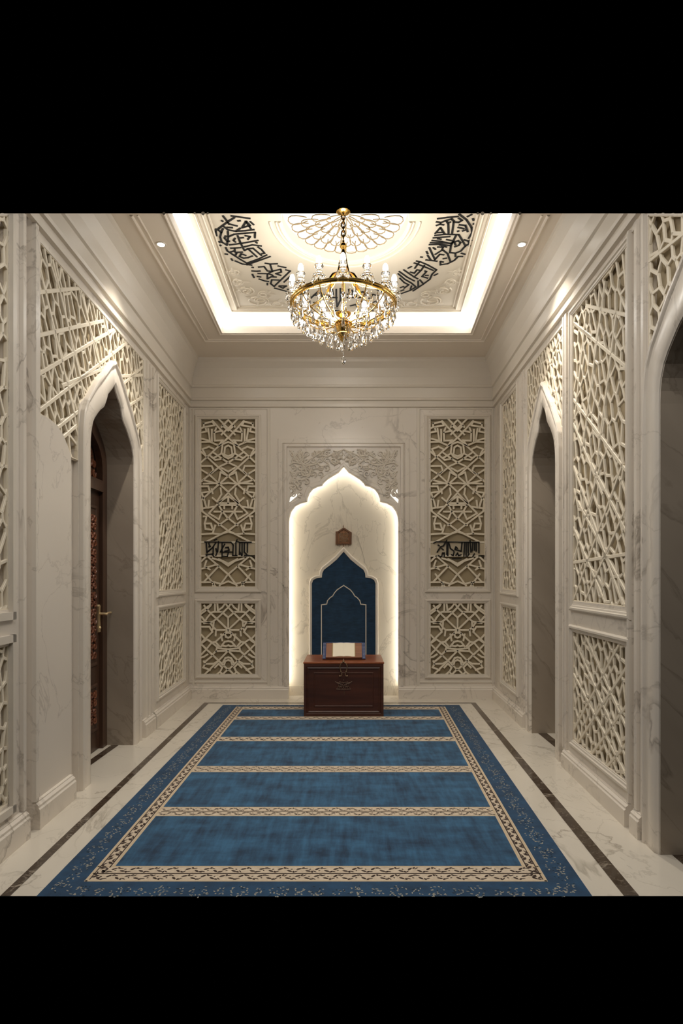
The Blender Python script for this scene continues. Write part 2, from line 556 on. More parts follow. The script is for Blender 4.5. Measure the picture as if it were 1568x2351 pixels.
# recess of the prayer niche: a wider box behind the wall's edge
NB = 0.20
mb = MB()
n0, n1, nt_ = mih[0][0] - 0.14, mih[-1][0] + 0.14, 3.25
mb.quad(WB(n0, 0, -NB), WB(n1, 0, -NB), WB(n1, nt_, -NB), WB(n0, nt_, -NB))
for u in (n0, n1):
    mb.quad(WB(u, 0, -NB), WB(u, nt_, -NB), WB(u, nt_, -0.07), WB(u, 0, -0.07))
mb.quad(WB(n0, nt_, -NB), WB(n1, nt_, -NB), WB(n1, nt_, -0.07), WB(n0, nt_, -0.07))
# closing plate between the wall's back edge and the recess walls
mb.box(n0 - 0.02, mih[0][0], 0, 3.27, -0.072, -0.069, 0, WB)
struct(mb, 'wall_niche', M['niche'])
mb = MB()
mb.box(n0, n1, 0, 0.13, -NB + 0.02, -NB + 0.001, 0, WB)
struct(mb, 'baseboard_niche', M['niche'])

# ------------------------------------------------------------------ crown, plinths, trims
CROWN = [(0, 3.84), (.03, 3.845), (.034, 3.885), (.02, 3.89), (.02, 3.925), (.045, 3.93), (.05, 3.955), (.035, 3.965), (.035, 4.09), (.055, 4.10), (.06, 4.12), (.05, 4.13), (.065, 4.22), (.10, 4.33), (.145, 4.40), (.15, 4.43), (.16, 4.45)]
def crown(mp, sgn, name, yb):
    mb = MB()
    rows = []
    for o, z in CROWN:
        y0 = max(3.07 if sgn > 0 else 3.11, (z - EYE) / SLOPE)
        rows.append([mp(y0, z, o), mp(YB - o, z, o)])
    mb.strip(rows)
    struct(mb, name, M['trim'])
crown(WL, 1, 'trim_5', 0)
crown(WR, -1, 'trim_6', 0)
mb = MB()
mb.strip([[WB(XL(YB - o) + o, z, o), WB(XR(YB - o) - o, z, o)] for o, z in CROWN])
struct(mb, 'trim_7', M['trim'])

PL = [(0.0, 0.0), (.045, 0.0), (.045, .125), (.036, .135), (.036, .15), (.02, .165), (.02, .172), (0, .175)]
def plinth(mb, mp, u0, u1, zs=1.0):
    rows = [[mp(u0, z * zs, o), mp(u1, z * zs, o)] for o, z in PL]
    mb.strip(rows)
    for u in (u0, u1):
        mb.add([mp(u, z * zs, o) for o, z in PL], [tuple(range(len(PL)))])
mb = MB()
plinth(mb, WL, 3.07, 3.74); plinth(mb, WL, 3.86, 4.41); plinth(mb, WL, 6.06, 6.40); plinth(mb, WL, 6.44, YB - 0.04)
struct(mb, 'baseboard_left', M['wall'])
mb = MB()
plinth(mb, WR, 3.90, 5.17, 0.85); plinth(mb, WR, 3.71, 3.83, 0.85); plinth(mb, WR, 6.47, YB - 0.04, 0.9)
struct(mb, 'baseboard_right', M['wall'])
mb = MB()
plinth(mb, WB, -2.1, mih[0][0] - 0.0, 0.95); plinth(mb, WB, mih[-1][0] + 0.0, 1.96, 0.95)
struct(mb, 'baseboard_back', M['wall'])

# arch mouldings: a raised cusped band running down both jambs to the floor
def arch_trim(mp, c, s, name, u_min=None, u_max=None, wo=OUTER):
    N = 72
    def resample(prof, n):
        d = [0]
        for (a, b), (e, f) in zip(prof, prof[1:]): d.append(d[-1] + math.hypot(e - a, f - b))
        out = []
        for i in range(n + 1):
            t = d[-1] * i / n
            for j in range(len(d) - 1):
                if t <= d[j + 1] + 1e-9:
                    q = (t - d[j]) / (d[j + 1] - d[j])
                    out.append((prof[j][0] + (prof[j + 1][0] - prof[j][0]) * q, prof[j][1] + (prof[j + 1][1] - prof[j][1]) * q)); break
        return out
    I = resample(INNER, N)
    I[-1] = (INNER[-1][0], 0)
    O = resample(wo, N)
    def full(P):
        h = [(c + x * s, SPR + z) for x, z in P]
        l = [(c - x * s, SPR + z) for x, z in P]
        return [(l[-1][0], 0.0)] + list(reversed(l)) + h[1:] + [(h[-1][0], 0.0)]
    I, O = full(I), full(O)
    prof = [(0, 0), (0.02, .028), (.10, .034), (.16, .030), (.20, .018), (.30, .018), (.36, .024), (.86, .024), (.92, .016), (.985, .008), (.99, .0)]
    rows = []
    for t, o in prof:
        rows.append([(O[i][0] + (I[i][0] - O[i][0]) * t, O[i][1] + (I[i][1] - O[i][1]) * t, o) for i in range(len(I))])
    if u_min is not None:
        keep = [i for i in range(len(I)) if O[i][0] >= u_min - 0.02 and O[i][0] >= c]
        rows = [[(max(r[i][0], u_min), r[i][1], r[i][2]) for i in keep] for r in rows]
    mb = MB()
    mb.strip([[mp(*p) for p in r] for r in rows])
    return struct(mb, name, M['wall'], smooth=True, recalc=True)
arch_trim(WL, LC, LS, 'trim_8')
arch_trim(WR, RC, RS, 'trim_9')
arch_trim(WR, NC, NS, 'trim_10', 3.112)

# slim vertical pilaster beads between the bays
def bead(mb, mp, u0, u1, z0, z1, o=0.02):
    d = (u1 - u0) * 0.25
    vs = [(u0, 0), (u0 + d * .3, o), (u1 - d * .3, o), (u1, 0)]
    zt0, zt1 = (z1, z1) if not callable(z1) else (z1(u0), z1(u1))
    mb.strip([[mp(u, z0, oo), mp(u, zt0 + (zt1 - zt0) * (u - u0) / (u1 - u0), oo)] for u, oo in vs])
    mb.add([mp(u, zt0 + (zt1 - zt0) * (u - u0) / (u1 - u0), oo) for u, oo in vs], [(0, 1, 2, 3)])
mb = MB()
for a, b in ((6.19, 6.235), (6.30, 6.345), (6.405, 6.435)):
    bead(mb, WL, a, b, 0.175, 3.80, 0.018)
bead(mb, WL, 3.70, 3.742, 0.175, lambda u: ztop(u) - .005, 0.02)
bead(mb, WL, 3.853, 3.90, 0.175, lambda u: min(3.84, ztop(u) - .005), 0.022)
struct(mb, 'trim_11', M['wall'])
mb = MB()
for a, b in ((6.50, 6.55), (6.58, 6.62), (5.12, 5.17), (5.185, 5.225), (3.69, 3.73), (3.78, 3.825), (3.90, 3.93)):
    bead(mb, WR, a, b, 0.15, lambda u: min(3.82, ztop(u) - .005), 0.018)
struct(mb, 'trim_12', M['wall'])
# back wall: pilaster lines and the stepped surround of the niche
mb = MB()
for px in (617, 960):
    a = bx(px)
    bead(mb, WB, a - .02, a + .02, 0.165, 3.83, 0.014)
for px in (444, 1131):
    a = bx(px)
    bead(mb, WB, a - .012, a + .012, 0.165, 3.83, 0.01)
rectframe(mb, WB, bx(434), bx(617), 0.20, bz(937), [(0, 0), (.004, .008), (.02, .008), (.024, 0)])
rectframe(mb, WB, bx(960), bx(1137), 0.20, bz(937), [(0, 0), (.004, .008), (.02, .008), (.024, 0)])
struct(mb, 'trim_13', M['trim'])
mb = MB()
for x0, x1, yt, o0, o1 in ((638, 940, 1007, 0.0, .016), (652, 926, 1020, .016, .03)):
    h = .06 if o0 == 0 else .035
    u0, u1, zt = bx(x0), bx(x1), bz(yt)
    rows = [[WB(u0, .165, 0), WB(u0, zt, 0), WB(u1, zt, 0), WB(u1, .165, 0)],
            [WB(u0 + .006, .165, o1), WB(u0 + .006, zt - .006, o1), WB(u1 - .006, zt - .006, o1), WB(u1 - .006, .165, o1)],
            [WB(u0 + h, .165, o1), WB(u0 + h, zt - h, o1), WB(u1 - h, zt - h, o1), WB(u1 - h, .165, o1)],
            [WB(u0 + h + .006, .165, 0), WB(u0 + h + .006, zt - h - .006, 0), WB(u1 - h - .006, zt - h - .006, 0), WB(u1 - h - .006, .165, 0)]]
    mb.strip(rows)
struct(mb, 'trim_14', M['wall'])

# ------------------------------------------------------------------ ceiling
CUT = (ZS - EYE) / SLOPE            # 4.78
CUT2 = (ZT - EYE) / SLOPE           # 5.11
def coveX(y, side):
    t = (7.125 - y) / (7.125 - 4.78)
    return (-1.46 + .054 * t) if side < 0 else (1.44 - .116 * t)
mb = MB()
YC = 7.125
mb.quad((XL(CUT) + .15, CUT, ZS), (coveX(CUT, -1), CUT, ZS), (coveX(YC, -1), YC, ZS), (XL(YC) + .15, YC, ZS))
mb.quad((XR(CUT) - .15, CUT, ZS), (coveX(CUT, 1), CUT, ZS), (coveX(YC, 1), YC, ZS), (XR(YC) - .15, YC, ZS))
mb.quad((XL(YC) + .15, YC, ZS), (XR(YC) - .15, YC, ZS), (XR(YB) - .1, YB - .1, ZS), (XL(YB) + .1, YB - .1, ZS))
# lip of the tray
ZL = 4.535
C2 = (ZL - EYE) / SLOPE
mb.strip([[(coveX(CUT, -1), CUT, ZS), (coveX(YC, -1), YC, ZS), (coveX(YC, 1), YC, ZS), (coveX(CUT, 1), CUT, ZS)],
          [(coveX(C2, -1), C2, ZL), (coveX(YC, -1), YC, ZL), (coveX(YC, 1), YC, ZL), (coveX(C2, 1), C2, ZL)]])
# roof slab over everything, closes the room
mb.box(-2.3, 2.3, 5.70, 8.4, 4.95, 5.0)
struct(mb, 'ceiling', M['plaster'])
# soffit moulding lines
mb = MB()
def run(pts, r, mat_mb):
    mat_mb.tube(pts, r, 8)
for off, r in ((0.0, .014), (.05, .009)):
    ya = CUT + .02
    run([(-1.70 + off, ya, ZS), (-1.715 + off, 7.36 - off, ZS), (1.655 - off, 7.36 - off, ZS), (1.585 - off, ya, ZS)], r, mb)
run([(coveX(CUT, -1) - .03, CUT, ZS), (coveX(YC, -1) - .03, YC + .03, ZS), (coveX(YC, 1) + .03, YC + .03, ZS), (coveX(CUT, 1) + .03, CUT, ZS)], .012, mb)
struct(mb, 'trim_15', M['plaster'], smooth=True)

# tray panel with its round opening
IN = .075
def trayX(y, s): return coveX(y, s) - s * IN
TC = (-.0185, 5.226); TA, TB = .539, .640
def ell(u):
    q = 1 - ((u - TC[0]) / TA) ** 2
    return TC[1] + TB * math.sqrt(max(0, q))
es = [TC[0] + TA * -math.cos(PI * i / 40) for i in range(41)]
ehi = interp([(u, ell(u)) for u in es])
mb = MB()
wall(mb, WT, trayX(YC, -1), trayX(YC, 1), CUT2, YC - IN, [Void(es[0], es[-1], CUT2 - .001, ehi, None, False, 1, 1)])
REC = .08
CUT3 = (ZT + REC - EYE) / SLOPE
for a, b in zip(es, es[1:]):
    if max(ell(a), ell(b)) > CUT2:
        za, zb = [max(ZT, min(ZT + REC, EYE + SLOPE * ell(q))) for q in (a, b)]
        mb.quad((a, ell(a), ZT), (b, ell(b), ZT), (b, ell(b), zb), (a, ell(a), za), 1)
struct(mb, 'ceiling_tray', [M['tray'], M['plaster']])
mb = MB()
for sc, r in ((1.045, .016), (1.10, .012), (1.20, .010)):
    pts = []
    for i in range(61):
        t = PI * i / 60
        x, y = TC[0] + TA * sc * math.cos(t), TC[1] + TB * sc * math.sin(t)
        if y > CUT2 + .005: pts.append((x, y, ZT))
    mb.tube(pts, r, 8)
for off, r in ((.06, .010), (.13, .016), (.17, .010)):
    run([(trayX(CUT2, -1) + off, CUT2, ZT), (trayX(YC, -1) + off, YC - IN - off, ZT), (trayX(YC, 1) - off, YC - IN - off, ZT), (trayX(CUT2, 1) - off, CUT2, ZT)], r, mb)
struct(mb, 'trim_16', M['tray'], smooth=True)

# LED diffuser in the tray
o = thing('cove_light', (0, YC, ZT), 'bright white LED strip running around the ceiling tray', 'light strip')
mb = MB()
A = [[(coveX(C2, -1), C2, ZL), (coveX(YC, -1), YC, ZL), (coveX(YC, 1), YC, ZL), (coveX(C2, 1), C2, ZL)],
     [(trayX(CUT2, -1), CUT2, ZT), (trayX(YC, -1), YC - IN, ZT), (trayX(YC, 1), YC - IN, ZT), (trayX(CUT2, 1), CUT2, ZT)]]
mb.strip(A)
mb.build('diffuser', M['cove'], o, recalc=False)

# ------------------------------------------------------------------ downlights
for x, nm, lb in ((-1.593, 'left', 'small round recessed downlight in the ceiling border, left of the tray'), (1.494, 'right', 'small round recessed downlight in the ceiling border, right of the tray')):
    o = thing('downlight', (x, 5.22, ZS), lb, 'light', 'recessed downlights in the ceiling border')
    mb = MB()
    mb.lathe([(.030, -.002), (.031, -.006), (.042, -.006), (.045, -.002), (.045, 0)], 24, (x, 5.22, ZS))
    mb.build('bezel', M['trim'], o, smooth=True)
    mb = MB()
    mb.lathe([(.0001, -.003), (.031, -.003)], 24, (x, 5.22, ZS))
    mb.build('lens', M['down'], o)
    l = bpy.data.lights.new('downlight_beam', 'SPOT')
    l.energy = SPOT; l.spot_size = math.radians(98); l.spot_blend = 1.0; l.shadow_soft_size = .03
    l.color = (1, .93, .82)
    lo = bpy.data.objects.new('downlight_beam', l)
    COL.objects.link(lo)
    lo.parent = o
    lo.location = (0, 0, -.02)

# ------------------------------------------------------------------ carved screens
random.seed(5)
def voronoi(u0, u1, z0, z1, cell, ang, ratio, rnd):
    ca, sa = math.cos(ang), math.sin(ang)
    cu, cz = (u0 + u1) / 2, (z0 + z1) / 2
    R = math.hypot(u1 - u0, z1 - z0) / 2 + cell * 2
    pts = []
    na, nb = int(R / (cell * ratio)) + 1, int(R / cell) + 1
    for i in range(-na, na + 1):
        for j in range(-nb, nb + 1):
            a = (i + .5 * (j % 2)) + rnd.uniform(-.36, .36)
            b = j + rnd.uniform(-.36, .36)
            pts.append(Vector((a, b)))
    r = delaunay_2d_cdt(pts, [], [], 0, 1e-7)
    vs, fs = r[0], r[2]
    cen = []
    emap = {}
    for fi, f in enumerate(fs):
        A, B, C = vs[f[0]], vs[f[1]], vs[f[2]]
        d = 2 * (A.x * (B.y - C.y) + B.x * (C.y - A.y) + C.x * (A.y - B.y))
        if abs(d) < 1e-9: cen.append(None); continue
        ux = ((A.x ** 2 + A.y ** 2) * (B.y - C.y) + (B.x ** 2 + B.y ** 2) * (C.y - A.y) + (C.x ** 2 + C.y ** 2) * (A.y - B.y)) / d
        uy = ((A.x ** 2 + A.y ** 2) * (C.x - B.x) + (B.x ** 2 + B.y ** 2) * (A.x - C.x) + (C.x ** 2 + C.y ** 2) * (B.x - A.x)) / d
        cen.append((ux, uy))
        for i in range(3):
            emap.setdefault(tuple(sorted((f[i], f[(i + 1) % 3]))), []).append(fi)
    segs = []
    for e, fl in emap.items():
        if len(fl) == 2 and cen[fl[0]] and cen[fl[1]]:
            p = []
            for q in (cen[fl[0]], cen[fl[1]]):
                x, y = q[0] * cell * ratio, q[1] * cell
                p.append((cu + x * ca - y * sa, cz + x * sa + y * ca))
            if math.hypot(p[0][0] - p[1][0], p[0][1] - p[1][1]) < 4 * cell * ratio:
                segs.append(tuple(p))
    return segs

def clip(p, q, inside):
    N = 16
    runs, cur = [], None
    for i in range(N):
        t0, t1 = i / N, (i + 1) / N
        tm = (t0 + t1) / 2
        if inside(p[0] + (q[0] - p[0]) * tm, p[1] + (q[1] - p[1]) * tm):
            cur = [cur[0], t1] if cur else [t0, t1]
        elif cur:
            runs.append(cur); cur = None
    if cur: runs.append(cur)
    return [((p[0] + (q[0] - p[0]) * a, p[1] + (q[1] - p[1]) * a), (p[0] + (q[0] - p[0]) * b, p[1] + (q[1] - p[1]) * b)) for a, b in runs]

FRAME = [(0, 0), (.002, .014), (.012, .022), (.026, .022), (.032, .012), (.044, .010), (.050, .004), (.056, .004), (.058, -.03)]
def screen(mp, void, label, segs, bars, name='carved_screen', frame=True, wd=.017, bw=.022, loc=None, fr=(.056, .056, .056, .056), edge=True, ubound=None):
    um = (void.u0 + void.u1) / 2
    zm = void.lo(um)
    o = thing(name, mp(um, zm, 0), label, 'carved screen', 'carved lattice screens set in the marble walls')
    u_lo = ubound if ubound is not None else void.u0
    inside = lambda u, z: u_lo < u < void.u1 and void.lo(u) < z < void.hi(u)
    mb = MB()
    k = 0
    for p, q in segs:
        for a, b in clip(p, q, inside):
            k += 1
            mb.bar(mp, a, b, wd, -.020, -.005 - .0005 * (k % 3))
    for p, q in bars:
        for a, b in clip(p, q, inside):
            mb.bar(mp, a, b, bw, -.022, -.003)
    if edge:        # thin rim all round the opening
        us = sorted(set([u_lo] + [u for u in void.us if u > u_lo] + [void.u1]))
        for f in (void.lo, void.hi):
            for a, b in zip(us, us[1:]):
                mb.bar(mp, (a, f(a + 1e-5)), (b, f(b - 1e-5)), .012, -.028, -.004)
        for u in (u_lo, void.u1):
            e = 1e-5 if u == u_lo else -1e-5
            if void.hi(u + e) - void.lo(u + e) > .02:
                mb.bar(mp, (u, void.lo(u + e)), (u, void.hi(u + e)), .012, -.028, -.004)
    mb.build('lattice', M['screen'], o)
    if frame:
        mb = MB()
        rectframe(mb, mp, void.u0 - fr[0], void.u1 + fr[1], void.lo(um) - fr[2], void.hi(um) + fr[3], [(d, oo) for d, oo in FRAME])
        mb.build('frame', M['trim'], o)
    return o

# --- back wall panels: a drawn pattern mirrored about the centre line
UP = [[(330,320),(504,512)],[(504,512),(205,785)],[(430,390),(504,312)],[(400,300),(504,405),(430,475)],[(440,370),(504,430)],
[(230,350),(330,330),(350,372),(230,392),(230,350)],[(200,405),(230,392)],[(250,400),(262,440),(200,452)],[(280,410),(300,545),(200,520)],[(320,420),(322,555)],
[(350,450),(355,545),(450,540)],[(370,400),(350,450),(440,432)],[(200,560),(300,556),(380,592)],[(215,640),(290,612),(350,642)],[(215,640),(245,695)],
[(205,672),(504,945)],[(504,945),(205,1212)],[(410,838),(200,1005)],[(285,920),(504,1122)],[(504,1135),(285,1365)],
[(470,620),(504,598)],[(460,700),(470,620)],[(460,700),(504,720)],[(440,600),(430,680),(460,722),(504,745)],[(330,670),(440,750),(504,790)],[(340,740),(430,690)],
[(300,712),(360,762),(440,748)],[(420,830),(504,792)],[(430,850),(504,892)],[(200,830),(320,830),(340,880),(290,930)],[(200,870),(280,920)],
[(230,1030),(390,1022)],[(230,990),(390,1032)],[(390,1032),(504,1022)],[(400,1000),(420,900),(480,930)],[(200,1060),(280,1060),(300,1120),(200,1132)],[(320,1090),(330,1140)],
[(420,1080),(430,1150),(380,1232),(330,1190)],[(504,1172),(390,1250),(504,1252)],[(400,1270),(440,1342),(504,1345)],[(390,1250),(400,1272),(504,1272)],
[(460,1270),(462,1310)],[(504,1172),(504,1252)],[(440,1342),(504,1422),(400,1500)],[(300,1372),(400,1432),(440,1342)],[(205,1335),(504,1560)],[(504,1560),(250,1690)],
[(240,1230),(260,1300),(200,1312)],[(290,1220),(280,1300),(345,1290)],[(230,1400),(262,1400),(240,1480),(250,1542),(320,1550)],[(240,1480),(310,1480),(330,1540)],
[(360,1500),(330,1592),(420,1600),(504,1572)],[(200,1600),(330,1592)],[(200,1690),(815,1690)],[(200,1845),(815,1845)],[(205,1845),(265,1845),(504,2052)],[(265,1845),(205,1905)],[(504,2052),(410,2180)],
[(400,1960),(230,2140)],[(380,1942),(200,1992)],[(205,2142),(350,2142),(430,2162),(504,2132)],[(255,2050),(360,2190)],[(504,1932),(400,1880)],[(330,1870),(430,1902),(504,1955)],[(260,1900),(240,1960),(300,2000)],[(350,2142),(330,2190)],
[(440,540),(400,600),(504,560)],[(205,1130),(240,1230)],[(450,1345),(350,1345)],[(205,1230),(215,1330)]]
LO = [[(690,262),(737,330),(560,505)],[(390,365),(737,690)],[(390,365),(300,430)],[(390,365),(450,300),(440,262)],[(300,390),(460,280)],[(345,300),(390,365)],
[(737,492),(640,410)],[(737,492),(737,660)],[(450,415),(500,402),(640,402)],[(560,505),(480,560),(345,582)],[(440,440),(390,500),(345,582)],[(300,560),(440,572),(495,650),(480,690)],
[(500,560),(495,650),(540,690),(737,690)],[(300,640),(430,640),(480,722),(300,892)],[(737,690),(530,882),(590,955)],[(530,882),(470,892),(390,840),(300,905)],[(470,892),(380,1000),(300,1082)],
[(300,920),(380,1000),(580,1182),(737,1332)],[(737,1022),(580,1182),(350,1405)],[(550,980),(540,1030),(480,1082)],[(550,980),(737,1000)],[(540,1030),(737,1022)],[(470,892),(560,965)],
[(620,955),(680,880),(737,868)],[(650,945),(700,952),(737,935)],[(680,745),(700,802),(737,815)],[(690,745),(737,735)],[(360,1232),(500,1230),(580,1182)],[(340,1190),(360,1232),(330,1290),(440,1332)],
[(370,1192),(480,1102)],[(640,1410),(737,1312)],[(650,1212),(690,1140),(737,1130)],[(670,1252),(690,1190),(737,1170)],[(300,1130),(340,1120),(400,1082)],[(520,1292),(580,1230),(640,1292),(610,1352)],
[(540,1410),(600,1362),(650,1405)],[(520,280),(520,395)],[(560,280),(570,380),(640,332)],[(640,332),(690,262)],[(300,480),(350,540)],[(300,770),(345,820)],[(440,760),(480,722)],[(540,690),(530,780)],[(620,760),(640,860)]]
def mirrored(lines, cx, fn):
    out = []
    for pl in lines:
        for a, b in zip(pl, pl[1:]):
            out.append((fn(*a), fn(*b)))
            m = lambda p: (2 * cx - p[0], p[1])
            out.append((fn(*m(a)), fn(*m(b))))
    return out
def panel_map(x0, x1, y0, y1, u0, u1, z0, z1):
    return lambda x, y: (u0 + (x - x0) / (x1 - x0) * (u1 - u0), z1 - (y - y0) / (y1 - y0) * (z1 - z0))
for (a, b), side, vi in ((bl, 'left', 1), (br, 'right', 3)):
    s = mirrored(UP, 506, panel_map(197, 815, 293, 2195, a, b, 1.47, 3.70))
    screen(WB, bvoids[vi], 'tall carved lattice screen on the back wall, %s of the lit niche' % side, s, [], wd=.024, fr=(.075, .075, .075, .045))
    s = mirrored(LO, 737, panel_map(290, 1184, 262, 1410, a, b, .305, 1.255))
    screen(WB, bvoids[vi + 1], 'low carved lattice screen near the floor on the back wall, %s of the lit niche' % side, s, [], wd=.024, fr=(.075, .075, .045, .055))

# --- side wall screens: long straight ribs over a net of slanting cells
def ribs(u0, u1, z0, z1, slopes):
    out = []
    for uu, zz, m in slopes:
        out.append(((u0 - .2, zz + m * (u0 - .2 - uu)), (u1 + .2, zz + m * (u1 + .2 - uu))))
    return out
rn = random.Random(3)
# far left
s = voronoi(6.63, 7.755, 1.45, 3.75, .095, 1.25, 1.5, rn)
screen(WL, lv_far_up, 'tall carved lattice screen on the left wall, between the doorway and the corner', s,
       ribs(6.63, 7.755, 0, 0, [(7.0, 3.4, -.9), (7.0, 2.9, .9), (7.2, 3.0, -.9), (7.2, 2.2, .9), (7.2, 2.1, -.9), (7.2, 1.8, .9)]), wd=.024, fr=(.06, .06, .07, .045))
s = voronoi(6.63, 7.755, .3, 1.24, .095, 1.3, 1.4, rn)
screen(WL, lv_far_lo, 'low carved lattice screen on the left wall, between the doorway and the corner', s, ribs(6.63, 7.755, 0, 0, [(7.2, .8, .9), (7.2, .8, -.9)]), wd=.024, fr=(.06, .06, .045, .055))
# doorway spandrel, left
s = voronoi(3.96, 6.126, 2.45, 3.78, .085, 2.02, 2.1, rn)
LB = [((3.96, 3.17), (5.05, 3.72)), ((3.96, 2.68), (5.6, 3.74)), ((4.30, 2.58), (6.1, 3.70)), ((4.3, 2.95), (5.0, 3.3)), ((5.35, 3.36), (6.1, 3.62)), ((5.5, 3.1), (6.1, 3.40)), ((3.96, 2.92), (5.3, 3.75)), ((4.2, 2.62), (4.8, 2.98)), ((3.96, 3.45), (4.6, 3.78)), ((5.7, 2.95), (6.1, 3.15)),
      ((3.96, 3.62), (4.5, 2.8)), ((4.15, 3.75), (4.75, 2.9)), ((4.6, 3.78), (5.1, 3.2)), ((5.1, 3.78), (5.7, 2.9)), ((5.6, 3.78), (6.12, 3.0))]
screen(WL, lv_sp, 'carved lattice screen filling the wall above the left doorway arch', s, LB, frame=False, wd=.022, bw=.028)
# near left
s = voronoi(3.05, 3.6, 1.41, 3.78, .09, 1.2, 1.6, rn)
screen(WL, lv_near_up, 'tall carved lattice screen at the left edge, nearest on the left wall', s, [], wd=.02, frame=False, ubound=3.075)
s = voronoi(3.05, 3.6, .27, 1.2, .09, 1.2, 1.5, rn)
screen(WL, lv_near_lo, 'low carved lattice screen at the left edge, nearest on the left wall', s, [], wd=.02, frame=False, ubound=3.075)
mb = MB()
for z0, z1 in ((1.35, None), (.21, 1.26)):
    zt = (lambda u: ztop(u) - .005) if z1 is None else z1
    bead(mb, WL, 3.578, 3.622, z0, zt, .022)
    mb.box(3.072, 3.62, z0, z0 + .045, 0, .022, 0, WL)
    if z1: mb.box(3.072, 3.62, z1 - .045, z1, 0, .022, 0, WL)
struct(mb, 'trim_17', M['trim'])
# far right
s = voronoi(6.86, 7.61, 1.45, 3.75, .09, 1.9, 1.5, rn)
screen(WR, rv_far_up, 'tall carved lattice screen on the right wall, between the far arch and the corner', s, ribs(6.86, 7.61, 0, 0, [(7.2, 3.3, .9), (7.2, 2.7, -.9), (7.2, 2.0, .9)]), wd=.024, fr=(.06, .06, .07, .045))
s = voronoi(6.86, 7.61, .3, 1.24, .09, 1.9, 1.4, rn)
screen(WR, rv_far_lo, 'low carved lattice screen on the right wall, between the far arch and the corner', s, ribs(6.86, 7.61, 0, 0, [(7.2, .8, .9), (7.2, .7, -.9)]), wd=.024, fr=(.06, .06, .045, .055))
# far right spandrel
s = voronoi(5.25, 6.434, 2.5, 3.78, .075, 1.15, 1.9, rn)
screen(WR, rv_sp, 'carved lattice screen filling the wall above the far right arch', s, [((5.25, 2.9), (5.75, 3.75)), ((5.3, 3.7), (6.0, 3.45)), ((5.9, 3.75), (6.4, 3.0))], frame=False, wd=.02)
# near right, tall and low
s = voronoi(3.994, 5.006, 1.405, 3.775, .088, 1.18, 1.9, rn)
RB = [((5.0, 3.68), (4.0, 2.98)), ((5.0, 3.68), (4.62, 3.42)), ((4.72, 3.70), (4.0, 3.32)), ((5.0, 3.05), (4.0, 2.30)), ((5.0, 2.85), (4.4, 2.2)), ((4.6, 2.45), (4.0, 1.9)), ((5.0, 2.5), (4.05, 1.42)),
      ((5.0, 1.42), (4.05, 2.35)), ((5.0, 1.75), (4.4, 2.45)), ((4.75, 1.41), (4.0, 2.05)), ((4.35, 3.7), (4.8, 2.6)), ((4.15, 3.4), (4.55, 2.3)), ((4.72, 3.65), (4.98, 2.9)), ((4.0, 1.75), (5.0, 1.72)),
      ((4.9, 2.2), (4.0, 1.5)), ((5.0, 2.0), (4.35, 1.42))]
screen(WR, rv_up, 'tall carved lattice screen on the right wall, between the two arches', s, RB, wd=.023, bw=.026, fr=(.10, .056, .08, .03))
s = voronoi(3.994, 5.006, .26, 1.155, .088, 1.3, 1.5, rn)
RL = [((5.0, .35), (4.1, 1.15)), ((5.0, .8), (4.0, .3)), ((5.0, 1.1), (4.0, .42)), ((4.9, .27), (4.0, 1.0)), ((4.6, .27), (4.0, .75)), ((4.75, 1.15), (4.0, .62)), ((4.3, .27), (4.0, .5))]
screen(WR, rv_lo, 'low carved lattice screen on the right wall, between the two arches', s, RL, wd=.023, bw=.026, fr=(.10, .056, .05, .055))
# near right spandrel
s = voronoi(3.08, 3.7, 2.8, 3.78, .085, 1.1, 1.8, rn)
screen(WR, rv_nsp, 'carved lattice screen above the arch at the right edge', s, [((3.67, 3.5), (3.26, 3.44))], frame=False, wd=.021, ubound=3.114)

# ------------------------------------------------------------------ door in the left arch
o = bpy.data.objects.new('door_1', None); COL.objects.link(o)
o.location = (-2.3, 5.28, 0); ORI[o.name] = Vector(o.location); o['kind'] = 'structure'
DX = -.25
def WD(u, z, oo): return (XL(u) + DX + oo, u, z)
apts = arch(LC, 0, LS)
aouter = [(apts[0][0], 0.0)] + apts + [(apts[-1][0], 0.0)]
fw = .11
ain = []
for u, z in aouter:
    d = (LC - u)
    uu = u + (fw if u < LC else -fw) * min(1, abs(d) / .3)
    ain.append((uu, z if z == 0 else z - fw * (1.25 - min(1, abs(d) / .53) * .9)))
mb = MB()
mb.strip([[WD(u, z, -.05) for u, z in aouter], [WD(u, z, .0) for u, z in aouter], [WD(u, z, .0) for u, z in ain], [WD(u, z, -.06) for u, z in ain]])
mb.box(apts[0][0] + fw, apts[-1][0] - fw, 2.39, 2.47, -.06, .015, 0, WD)
mb.box(apts[0][0] + fw, apts[-1][0] - fw, 2.47, 2.50, -.06, .0, 0, WD)
mb.build('door_frame', M['walnut'], o)
mb = MB()
mb.box(apts[0][0] - .05, apts[-1][0] + .05, 0.0, 3.4, -.12, -.07, 0, WD)
mb.build('tympanum', M['walnut'], o)
mb = MB()
d0, d1 = apts[0][0] + fw, apts[-1][0] - fw
mb.box(d0, d1, 0.01, 2.39, -.068, -.035, 0, WD)
for z0, z1 in ((.18, .62), (.78, 2.26)):
    rectframe(mb, WD, d0 + .09, d1 - .05, z0, z1, [(0, -.035), (.01, -.024), (.03, -.024), (.04, -.036)])
leaf = mb.build('door_leaf', M['walnut'], o)
mb = MB()
rnd = random.Random(8)
def scroll(mbx, mp, cu, cz, r, turns, a0, o0, rad, sgn=1, n=16):
    pts = []
    for i in range(n + 1):
        t = i / n
        a = a0 + sgn * t * turns * 2 * PI
        rr = r * (1 - .8 * t)
        pts.append(mp(cu + rr * math.cos(a), cz + rr * math.sin(a), o0))
    mbx.tube(pts, rad, 5)
